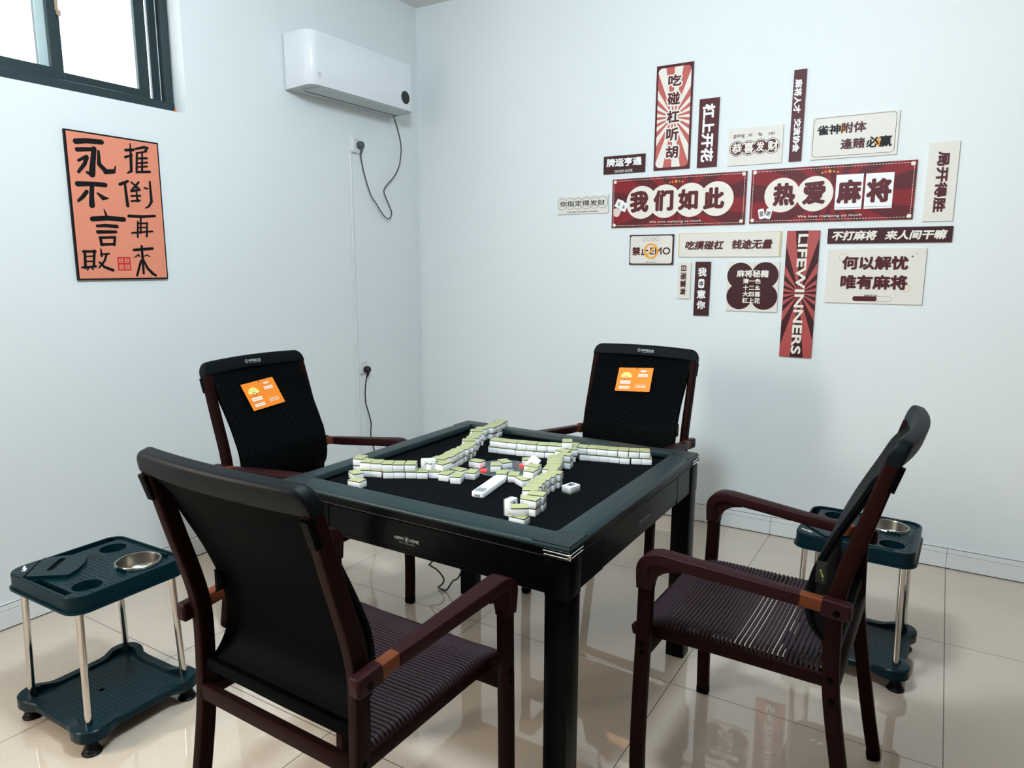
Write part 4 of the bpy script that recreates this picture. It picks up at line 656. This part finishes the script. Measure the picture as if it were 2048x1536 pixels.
# ------------------------------------------------------------------ remote control
rm_c = Vector((1.8925, -2.042, ZF+.0003)); ra = math.atan2(.1815, -.0305)
m = MB(); m.prism(rrect(.178, .041, .009, 5), 0, .0175, 'acwhite', bev=.003); rc = m.build('remote_control', smooth=40, matrix=Matrix.Translation(rm_c) @ Matrix.Rotation(ra, 4, 'Z'))
tag(rc, 'slim white remote control lying on the black felt of the table', 'remote control')
m = MB(); m.prism(rrect(.034, .031, .002, 3, -.062, 0), .0174, .0179, 'lcd'); m.build('screen', rc)
m = MB()
for i in range(3):
    for j in (-1, 1): m.prism(rrect(.011, .010, .003, 3, -.030+i*.017, j*.0095), .0174, .0181, 'plate')
m.prism(circ(.0085, 20, .035, 0), .0174, .0182, 'plate'); m.build('button', rc)
m = MB(); m.box((-.0895, -.009, .004), (-.0885, .009, .011), 'lcd', .0004, 1); m.build('infrared_window', rc)
# ------------------------------------------------------------------ armchairs
def spine(pts, n=5): return catmull(pts, n)
PROF = [(-.2400, 1.004), (-.2250, .978), (-.2045, .950), (-.186, .912), (-.167, .874), (-.149, .838), (-.131, .800), (-.112, .755), (-.097, .713), (-.089, .665), (-.0885, .625), (-.096, .592), (-.113, .565), (-.134, .546)]
def seat_y(u, x, W=.218):     # back of the sitter is hollowed slightly across the width
    return -.026*(1-(x/W)**2)*max(0, min(1, (u-.40)/.6))
def make_chair():
    r = empty('armchair', (0, 0, 0))
    for s in (-1, 1):
        p = [(s*.229, -.236, .012), (s*.231, -.214, .12), (s*.234, -.189, .26), (s*.236, -.166, .40), (s*.237, -.158, .48), (s*.237, -.154, .60), (s*.237, -.157, .67), (s*.237, -.172, .745), (s*.236, -.202, .85), (s*.235, -.224, .93), (s*.234, -.2435, 1.000)]
        m = MB(); m.sweep(spine(p, 4), lambda i, t: rsec(.029, .034+.003*math.sin(PI*t), .006), 'wood', side=(1, 0, 0)); o = m.build('rear_leg', r)
        m = MB(); m.sweep([(s*.229, -.237, 0), (s*.229, -.2355, .004), (s*.2292, -.232, .022)], lambda i, t: rsec(.025+.006*min(1, t*4), .030+.006*min(1, t*4), .008), 'bolt', side=(1, 0, 0)); m.build('foot_cap', o)
        m = MB(); m.sweep([(s*.2385, -.2425, .938), (s*.2385, -.2590, .992)], lambda i, t: rsec(.022, .016, .003), 'bolt', side=(1, 0, 0)); m.build('bracket', o)
        p = [(s*.281, .284, .012), (s*.282, .287, .15), (s*.283, .284, .33), (s*.284, .279, .50), (s*.284, .277, .635)]
        m = MB(); m.sweep(spine(p, 4), lambda i, t: rsec(.030, .037, .006), 'wood', side=(1, 0, 0)); o = m.build('front_leg', r)
        m = MB(); m.sweep([(s*.281, .284, 0), (s*.281, .284, .004), (s*.281, .2845, .022)], lambda i, t: rsec(.027+.006*min(1, t*4), .033+.006*min(1, t*4), .008), 'bolt', side=(1, 0, 0)); m.build('foot_cap', o)
        m = MB()
        for z in (.43, .455): m.lathe([(.0075, 0), (.0075, .002), (.004, .003)], 'bolt', 14); m.v[-42:] = [(s*(.2975+v[2]), .279+v[0], z+v[1]) for v in m.v[-42:]]
        for y, z in ((-.158, .475), (-.165, .425)): m.lathe([(.0075, 0), (.0075, .002), (.004, .003)], 'bolt', 14); m.v[-42:] = [(s*(.2508+v[2]), y+v[0], z+v[1]) for v in m.v[-42:]]
        m.build('bolt', o)
        # armrest: rear block, inlay, long pad curving down into the front leg
        pad = [(s*.2655, -.083, .665), (s*.268, -.03, .669), (s*.272, .04, .675), (s*.278, .13, .683), (s*.282, .19, .688), (s*.284, .232, .6915), (s*.2845, .256, .689), (s*.285, .2745, .678), (s*.285, .2825, .662), (s*.285, .2825, .636), (s*.285, .2805, .606)]
        def asec(i, t):
            wd = .031+.016*min(1, t/.40)
            if t > .78: wd = .047-.010*(t-.78)/.22
            return rsec(wd, .031+.006*max(0, t-.75)/.25, .0045)
        m = MB(); m.sweep(spine(pad, 4), asec, 'armtop', side=(1, 0, 0))
        # gusset filling the inside of the front bend
        web = [(.190+.070*math.cos(PI/2*k/8), .604+.064*math.sin(PI/2*k/8)) for k in range(9)]+[(.185, .680), (.25, .684), (.272, .670), (.276, .64), (.276, .604)]
        m2 = MB(); m2.prism(web, -.0175, .0175, 'armtop'); m2.xf(axes((0, 1, 0), (0, 0, 1), (1, 0, 0), (s*.285, 0, 0))); m.add(m2.v, m2.f, 'armtop')
        arm = m.build('armrest', r, 40)
        m = MB(); m.sweep([(s*.2635, -.131, .661), (s*.2645, -.107, .663), (s*.2655, -.082, .665)], lambda i, t: rsec(.027, .031, .004), 'inlay', side=(1, 0, 0)); m.build('wood_inlay', arm)
        m = MB(); m.sweep([(s*.2625, -.1925, .655), (s*.2625, -.188, .655), (s*.2628, -.16, .657), (s*.2635, -.130, .660)], lambda i, t: rsec(.029 if i else .020, .041 if i else .030, .006), 'armtop', side=(1, 0, 0))
        m.lathe([(.008, 0), (.008, .001)], 'bolt', 16); m.v[-32:] = [(s*(.2772+v[2]), -.163+v[0], .652+v[1]) for v in m.v[-32:]]; m.build('rear_block', arm)
        # side rail of the seat, sloping down at the front
        m = MB(); m.sweep(spine([(s*.2315, -.155, .468), (s*.2315, 0, .468), (s*.2315, .2, .467), (s*.2315, .285, .462), (s*.2315, .328, .454)], 4), lambda i, t: rsec(.028, .034-.008*max(0, t-.7)/.3, .006), 'wood', side=(1, 0, 0)); m.build('side_rail', r)
    m = MB(); m.box((-.239, .308, .444), (.239, .330, .468), 'wood', .006, 2); m.build('front_rail', r)
    m = MB(); m.box((-.270, .268, .408), (.270, .288, .448), 'wood', .005, 2)
    for s in (-1, 1): m.add([(s*.268, .27, .448), (s*.215, .27, .448), (s*.238, .27, .470), (s*.268, .27, .470), (s*.268, .286, .448), (s*.215, .286, .448), (s*.238, .286, .470), (s*.268, .286, .470)], [(0, 1, 2, 3), (4, 7, 6, 5), (0, 4, 5, 1), (1, 5, 6, 2), (2, 6, 7, 3), (3, 7, 4, 0)] if s > 0 else [(3, 2, 1, 0), (5, 6, 7, 4), (1, 5, 4, 0), (2, 6, 5, 1), (3, 7, 6, 2), (0, 4, 7, 3)], 'wood')
    m.build('front_stretcher', r)
    m = MB(); m.box((-.226, -.178, .452), (.226, -.160, .490), 'wood', .004, 2); m.build('rear_rail', r)
    m = MB(); m.box((-.226, -.166, .521), (.226, -.150, .550), 'shell', .004, 2); m.build('back_lower_rail', r)
    # seat of elastic cords
    m = MB(); y = -.128; i = 0; rnd = random.Random(4)
    while y < .322:
        zf = .494-(.0 if y < .22 else .030*((y-.22)/.11)**2)
        p = [(-.2365, y, zf-.016), (-.2365, y, zf-.008), (-.231, y, zf-.001)]+[(x_, y, zf+.001-.006*(1-(x_/.225)**2)) for x_ in (-.222, -.16, -.08, 0, .08, .16, .222)]+[(.231, y, zf-.001), (.2365, y, zf-.008), (.2365, y, zf-.016)]
        m.tube(p, .0046, 'cord', 6); y += .0108+(.0012 if .02 < y < .06 or y < -.03 else -.0004); i += 1
    m.build('seat', r, 60)
    # backrest: smooth shell behind, ribbed cord web in front
    NP = catmull(PROF, 6); W = .218; NX = 13
    def sheet(rows, dy, mt, name, thick, edge=None):
        m = MB(); k = len(rows)
        fr = []; bk = []
        for j, (y, z, o) in enumerate(rows):
            u = (z-.545)/(1.004-.545)
            for i in range(NX):
                q_ = max(0, min(1, (u-.55)/.45)); Wu = W+.007*q_*q_*(3-2*q_); x_ = -Wu+2*Wu*i/(NX-1); yy = y+seat_y(u, x_)+dy
                fr.append((x_, yy+o, z)); bk.append((x_, yy-thick, z))
        vs = fr+bk; F = len(fr); fs = []
        for j in range(k-1):
            for i in range(NX-1):
                a = j*NX+i; fs.append((a, a+1, a+NX+1, a+NX)); fs.append((F+a, F+a+NX, F+a+NX+1, F+a+1))
        for j in range(k-1):
            a = j*NX; fs.append((a, a+NX, F+a+NX, F+a)); a += NX-1; fs.append((a, F+a, F+a+NX, a+NX))
        for i in range(NX-1): fs.append((i, F+i, F+i+1, i+1)); a = (k-1)*NX+i; fs.append((a, a+1, F+a+1, F+a))
        b = bmesh.new(); vv = [b.verts.new(v) for v in vs]
        for f in fs: b.faces.new([vv[q] for q in f])
        bmesh.ops.recalc_face_normals(b, faces=b.faces); m.bm(b, mt); return m.build(name, r, 40)
    sheet([(y, z, 0) for y, z in NP], -.013, 'shell', 'backrest_shell', .006)
    rows = []; L = 0; S = [0]
    for a, b in zip(NP[:-1], NP[1:]): S.append(S[-1]+math.hypot(b[0]-a[0], b[1]-a[1]))
    nr = 82
    def at(d):
        for k in range(len(S)-1):
            if d <= S[k+1] or k == len(S)-2:
                t = (d-S[k])/(S[k+1]-S[k]); return (NP[k][0]+t*(NP[k+1][0]-NP[k][0]), NP[k][1]+t*(NP[k+1][1]-NP[k][1]))
    for k in range(nr):
        for f_, o in ((.06, -.0012), (.3, .0009), (.62, .0012), (.88, -.0006)): y, z = at((k+f_)/nr*S[-1]); rows.append((y, z, o))
    sheet(rows, 0, 'mesh', 'backrest_web', .010)
    # side tag with lime print on the sitter's left edge
    m = MB(); m.box((-.2225, -.128, .692), (-.2185, -.1235, .742), 'tag', .001, 1)
    m.box((-.2208, -.130, .690), (-.2196, -.106, .744), 'tag')
    t = MB().text('◎', -.020, -.0025, -.015, .0025, 0, 'lime', bold=0).text('麻之友', -.012, -.002, .008, .0025, 0, 'lime', bold=.01)
    t.xf(axes((0, .36, .93), (0, -.93, .36), (1, 0, 0), (0, 0, 0))); 
    tg = m.build('side_tag', r)
    t2 = MB(); t2.add([(-.2212, -.118+v[1], .717+v[2]) for v in t.v], [f[::-1] for f in t.f], 'lime'); t2.build('lettering', tg, 0)
    # headrest rail
    HE = .2490; xs = [-HE, -.2475, -.244, -.239, -.232, -.225, -.217, -.195, -.16, -.11, -.055, 0]; xs = xs+[-q for q in xs[-2::-1]]
    def hc(x_): return Vector((x_, -.2495-.026*(1-(x_/HE)**2), 1.0215+.005*(1-(x_/HE)**2)))
    SS, UU = Vector((0, .963, .27)), Vector((0, -.27, .963))
    vs = []; K = 0
    for x_ in xs:
        c = hc(x_); e = max(0, abs(x_)-(HE-.033)); dr = .033-math.sqrt(max(0, .033**2-e*e))
        q = rrect(.033, .054, .010, 4); K = len(q)
        for a, b in q: vs.append(c+SS*a+UU*(b-dr*max(0, min(1, (b+.018)/.036))))
    b_ = bmesh.new(); vv = [b_.verts.new(v) for v in vs]
    for i in range(len(xs)-1):
        for j in range(K): b_.faces.new([vv[q] for q in (i*K+j, i*K+(j+1) % K, (i+1)*K+(j+1) % K, (i+1)*K+j)])
    b_.faces.new([vv[j] for j in range(K)][::-1]); b_.faces.new([vv[(len(xs)-1)*K+j] for j in range(K)]); bmesh.ops.recalc_face_normals(b_, faces=b_.faces)
    m = MB(); m.bm(b_, 'capm'); hd = m.build('head_rail', r, 50)
    t = MB(); annulus(t, -.032, 0, .0078, .0062, 0, 'tlogo', 28); t.text('◎', -.036, -.0035, -.028, .0035, 0, 'tlogo', bold=0); t.text('麻之友', .003, -.006, .040, .0065, 0, 'tlogo', bold=.03); t.text('SINCE', -.021, -.0015, .0, .006, 0, 'tlogo', bold=.02) if False else None
    for k in range(5): t.flat(rrect(.0036, .0085, .0006, 2, -.019+k*.0046, .0012), 0, 'tlogo')
    t.flat(rrect(.058, .0011, .0004, 2, .010, -.0082), 0, 'tlogo')
    t.xf(axes((-1, 0, 0), (0, -.27, .963), (0, .963, .27), (0, -.2755+.0168, 1.0265+.0046))); t.build('emblem', hd, 0)
    return r
ch0 = make_chair()
CH = [(1.92017, -2.72938, -.01714, 'black-backed armchair nearest the camera, seen from behind'), (2.72562, -1.87358, 1.54844, 'armchair on the right side of the table, seen in profile'),
      (1.87167, -.99904, 3.08409, 'armchair with orange card by the sign wall, behind the table'), (.93519, -1.90366, -1.51730, 'armchair with orange card on the left of the table')]
chairs = []
for i, (x, y, a, lab) in enumerate(CH):
    o = ch0 if i == 0 else copy_tree(ch0); o.location = (x, y, 0); o.rotation_euler = (0, 0, a)
    tag(o, lab, 'armchair', 'armchairs around the mahjong table'); chairs.append(o)

# ------------------------------------------------------------------ orange certificate cards hanging on two backrests
def card(ch, dx, lab, roll):
    y0, z0 = -.1525-.0110, .845; y1, z1 = -.2080-.0212, .955
    U = Vector((0, y1-y0, z1-z0)).normalized(); X = Vector((-1, 0, 0)); Z = X.cross(U)
    W2, H2 = .083, .0575
    m = MB(); m.prism(rrect(2*W2, 2*H2, .002, 2), 0, .0006, 'card')
    M = Matrix.Translation(ch.location) @ Matrix.Rotation(ch.rotation_euler.z, 4, 'Z') @ axes(X, U, Z, Vector((dx, (y0+y1)/2, (z0+z1)/2))+Z*.0095) @ Matrix.Rotation(roll, 4, 'Z')
    o = m.build('certificate_card', smooth=0, matrix=M); tag(o, lab, 'card', 'orange cards on the chair backs')
    z = .0009
    MB().flat(circ(.003, 14, 0.006, .0525), z, 'slot').build('hole', o, 0)
    MB().text('合格证', .024, .036, .052, .046, z, 'white', bold=.03).build('heading', o, 0)
    def lines(x0, x1, ys, h, n):
        t = MB()
        for k, y in enumerate(ys):
            x_ = x0
            while x_ < x1-1e-6: w_ = (x1-x0)/n; t.flat(rrect(w_*.84, h, h*.2, 2, x_+w_/2, y), z, 'white'); x_ += w_
        t.build('fine_print', o, 0)
    lines(.016, .062, (.024, .0165), .0055, 8); lines(-.066, -.014, (-.010, -.0185), .007, 9); lines(-.066, -.014, (-.036, -.043), .0055, 9); lines(.012, .062, (-.026, -.0325, -.038), .0022, 16)
    t = MB()
    for k in range(5):
        a0, a1 = PI*(.04+k*.184), PI*(.04+k*.184+.172); p = [(-.040+r_*math.cos(a_), .008+r_*math.sin(a_)) for r_, a_ in [(.008, a0)]+[(.028, a0+(a1-a0)*q/4) for q in range(5)]+[(.008, a1)]]
        t.flat(p, z, 'cardy')
    t.flat(circ(.0085, 24, -.040, .006), z+.0002, 'salmon'); t.flat(circ(.0045, 20, -.040, .008), z+.0004, 'cardy')
    t.build('fan_emblem', o, 0); return o
card(chairs[2], .02, 'orange certificate card on the backrest of the chair by the sign wall', .075)
card(chairs[3], .02, 'orange certificate card on the backrest of the left chair', .065)

# ------------------------------------------------------------------ drinks trolleys
HA, HB, ZT = .187, .177, .488
def make_trolley():
    r = empty('side_trolley', (0, 0, 0))
    O = rrect(2*HA, 2*HB, .048, 8)
    inn = rrect(2*HA-.016, 2*HB-.016, .042, 8)
    bowl_c, bowl_r = (.083, .081), .067
    cups = [(.112, -.094, .040), (-.094, .104, .040)]
    slotA = rrect(.176, .026, .004, 3, .037, -.1555); slotB = rrect(.024, .176, .004, 3, -.167, .062)
    m = MB()
    fo = rrect(2*HA+.012, 2*HB+.012, .053, 8); fi = rrect(2*HA-.006, 2*HB-.006, .045, 8); n = len(O)
    m.wall(fo, ZT-.051, ZT-.045, 'tray'); m.ring(fo, O, ZT-.045, 'tray'); m.add([(p[0], p[1], ZT-.051) for p in fo]+[(p[0], p[1], ZT-.051) for p in fi], [(i, n+i, n+(i+1) % n, (i+1) % n) for i in range(n)], 'tray'); m.wall(fi, ZT-.051, ZT-.008, 'tray', True)
    m.wall(O, ZT-.046, ZT-.004, 'tray'); 
    oo = rrect(2*HA-.004, 2*HB-.004, .046, 8)
    n = len(O); m.add([(p[0], p[1], ZT-.004) for p in O]+[(p[0], p[1], ZT) for p in oo]+[(p[0], p[1], ZT) for p in inn]+[(p[0], p[1], ZT-.006) for p in inn], [(k*n+i, k*n+(i+1) % n, (k+1)*n+(i+1) % n, (k+1)*n+i) for k in range(3) for i in range(n)], 'tray')
    holes = [circ(bowl_r, 40, *bowl_c), slotA, slotB]+[circ(c[2], 30, c[0], c[1]) for c in cups]
    m.holed(inn, holes, ZT-.006, 'tray')
    for h in holes[1:3]: m.wall(h, ZT-.036, ZT-.006, 'tray', True); m.flat(h, ZT-.036, 'slot')
    for c, h in zip(cups, holes[3:]):
        m.wall(h, ZT-.032, ZT-.006, 'tray', True)
        hs = [circ(.0085, 16, c[0]+dx, c[1]+dy) for dx, dy in ((-.016, -.010), (.014, .012), (-.012, .018), (.014, -.016))]
        m.holed(h, hs, ZT-.032, 'tray')
        annulus(m, c[0], c[1], c[2]+.003, c[2], ZT-.0055, 'tray', 30)
    # fine basket-weave relief on the tray floor
    rnd = random.Random(1)
    for i in range(20):
        for j in range(22):
            x_, y_ = -.10+i*.0145+(.007 if j % 2 else 0), -.135+j*.0140
            if x_ > .172 or y_ > .162 or x_+y_ < -.075: continue
            if math.hypot(x_-bowl_c[0], y_-bowl_c[1]) < bowl_r+.016 or any(math.hypot(x_-c[0], y_-c[1]) < c[2]+.010 for c in cups): continue
            if y_ < -.132 and x_ < .14: continue
            m.prism([(x_-.0058, y_), (x_, y_-.0036), (x_+.0058, y_), (x_, y_+.0036)], ZT-.0061, ZT-.0050, 'tray')
    for cx_, cy_ in ((bowl_c[0]+.006, bowl_c[1]-bowl_r-.002), (bowl_c[0]+.004, bowl_c[1]+bowl_r+.004)):
        for k in range(4): m.box((cx_+k*.011-.0035, cy_-.004, ZT-.006), (cx_+k*.011+.0035, cy_+.004, ZT+.004), 'tray', .001, 1)
    m.build('tray_top', r, 35)
    # raised lid in the corner with a grip slot
    lid = [(-.084, -.166), (.012, -.094)]+[(.012*math.cos(t_)-.0, -.094+.0) for t_ in ()]+[(-.006, -.055), (-.040, -.015), (-.075, .010), (-.106, .021), (-.190+.009, -.066)]
    sl = []
    d = Vector((-.62, .76)).normalized(); pz = Vector((-d.y, d.x)); c0 = Vector((-.097, -.071))
    for a, b in rrect(.096, .020, .009, 4): q = c0+d*a+pz*b; sl.append((q.x, q.y))
    m = MB(); m.holed(lid, [sl], ZT+.004, 'tray'); m.wall(lid, ZT-.006, ZT+.004, 'tray'); m.wall(sl, ZT-.004, ZT+.004, 'tray', True); m.flat(sl, ZT-.004, 'slot'); m.build('corner_lid', r, 35)
    cp = [(-.090, -.172), (-.110, -.174), (-.14, -.1735), (-.160, -.165), (-.175, -.150), (-.1835, -.128), (-.184, -.10), (-.1835, -.074)]
    m = MB(); m.flat(cp, ZT+.0012, 'tray'); m.wall(cp, ZT-.005, ZT+.0012, 'tray'); cpp = m.build('corner_plate', r, 35)
    t = MB()
    for s in ([(-.020, -.004, .0035), (-.016, -.004, .0035)], [(-.010, -.003, .003), (-.004, .002, .002), (.002, .004, .0025)], [(-.006, -.005, .0018), (.0, -.002, .0018)], [(.004, .001, .0018), (.010, .005, .0025), (.018, .003, .0018)], [(.008, -.004, .0015), (.012, .003, .0015)], [(.016, -.004, .0013), (.018, .004, .0013)]): stroke(t, s, 0, 'white')
    t.xf(Matrix.Translation((-.150, -.137, ZT+.0016)) @ Matrix.Rotation(-.66, 4, 'Z')); t.build('emblem', cpp, 0)
    m = MB(); R_ = bowl_r
    m.lathe([(R_-.002, ZT-.007), (R_+.001, ZT-.0005), (R_-.001, ZT+.002), (R_-.005, ZT+.0015), (R_-.007, ZT-.004), (R_-.010, ZT-.03), (R_-.016, ZT-.044), (R_-.03, ZT-.049), (.001, ZT-.050)], 'steel', 44, (bowl_c[0], bowl_c[1], 0), cap=False); m.build('steel_bowl', r, 50)
    for sx in (-1, 1):
        for sy in (-1, 1):
            m = MB(); m.tube([(sx*.1515, sy*.1425, ZT-.012), (sx*.155, sy*.148, .26), (sx*.159, sy*.153, .078)], .0101, 'post', 22); m.build('post', r, 60)
            m = MB(); m.lathe([(.027, 0), (.028, .004), (.022, .009), (.023, .013), (.018, .018), (.019, .023), (.015, .030), (.016, .052)], 'rubber', 26, (sx*.166, sy*.155, 0)); m.build('foot', r, 50)
    # lower tray, scalloped outline
    def scal(ins):
        q = []
        for x_, y_ in rrect(2*HA+.034-2*ins, 2*HB+.034-2*ins, .05-ins*.6, 8): q.append((x_, y_))
        out = []
        for k in range(len(q)):
            a, b = Vector(q[k]), Vector(q[(k+1) % len(q)])
            nseg = 16 if (b-a).length > .1 else 1
            for s in range(nseg):
                p = a.lerp(b, s/nseg)
                if nseg > 1:
                    u = s/nseg; dip = .016*min(1, max(0, (min(u, 1-u)-.06)/.14))
                    dip = .016*(3*(dip/.016)**2-2*(dip/.016)**3)
                    nrm = Vector((-(b-a).y, (b-a).x)).normalized(); p = p+nrm*dip
                out.append((p.x, p.y))
        return out
    so, s1, si = scal(0), scal(.004), scal(.030); n = len(so)
    def hz(p):   # corners stand higher than the middle of each side
        e = min(1, max(0, (min(abs(p[0])/HA, abs(p[1])/HB)-.35)/.45)); return .074+.010*e*e*(3-2*e)
    m = MB()
    vs = [(p[0], p[1], .050-.006*(hz(q)-.074)/.010) for p, q in zip(s1, so)]+[(p[0], p[1], .055-.006*(hz(q)-.074)/.010) for p, q in zip(so, so)]+[(p[0], p[1], hz(p)-.004) for p in so]+[(p[0], p[1], hz(q)) for p, q in zip(s1, so)]+[(p[0], p[1], hz(q)) for p, q in zip(si, so)]+[(p[0], p[1], .066) for p in scal(.034)]
    m.add(vs, [(k*n+i, k*n+(i+1) % n, (k+1)*n+(i+1) % n, (k+1)*n+i) for k in range(5) for i in range(n)], 'tray')
    m.holed(scal(.034), [circ(.0085, 14, -.01, -.02)], .066, 'tray'); m.flat(s1[::-1], .05, 'tray')
    m.flat(circ(.0085, 14, -.01, -.02), .060, 'slot')
    for i in range(19):
        for j in range(19):
            x_, y_ = -.135+i*.0145+(.007 if j % 2 else 0), -.125+j*.0140
            if abs(x_) > .138 or abs(y_) > .128 or math.hypot(x_+.01, y_+.02) < .016: continue
            m.prism([(x_-.0058, y_), (x_, y_-.0036), (x_+.0058, y_), (x_, y_+.0036)], .0659, .0668, 'tray')
    m.build('lower_shelf', r, 35); return r
t0 = make_trolley(); t0.location = (.843, -2.671, 0); t0.rotation_euler = (0, 0, .02)
tag(t0, 'dark teal drinks trolley with steel posts at the left, beside the nearest chair', 'trolley', 'drinks trolleys beside the chairs')
t1 = copy_tree(t0); t1.location = (2.837, -1.068, 0); t1.rotation_euler = (0, 0, -.034)
tag(t1, 'dark teal drinks trolley partly hidden behind the right armchair', 'trolley', 'drinks trolleys beside the chairs')
bpy.context.view_layer.update()
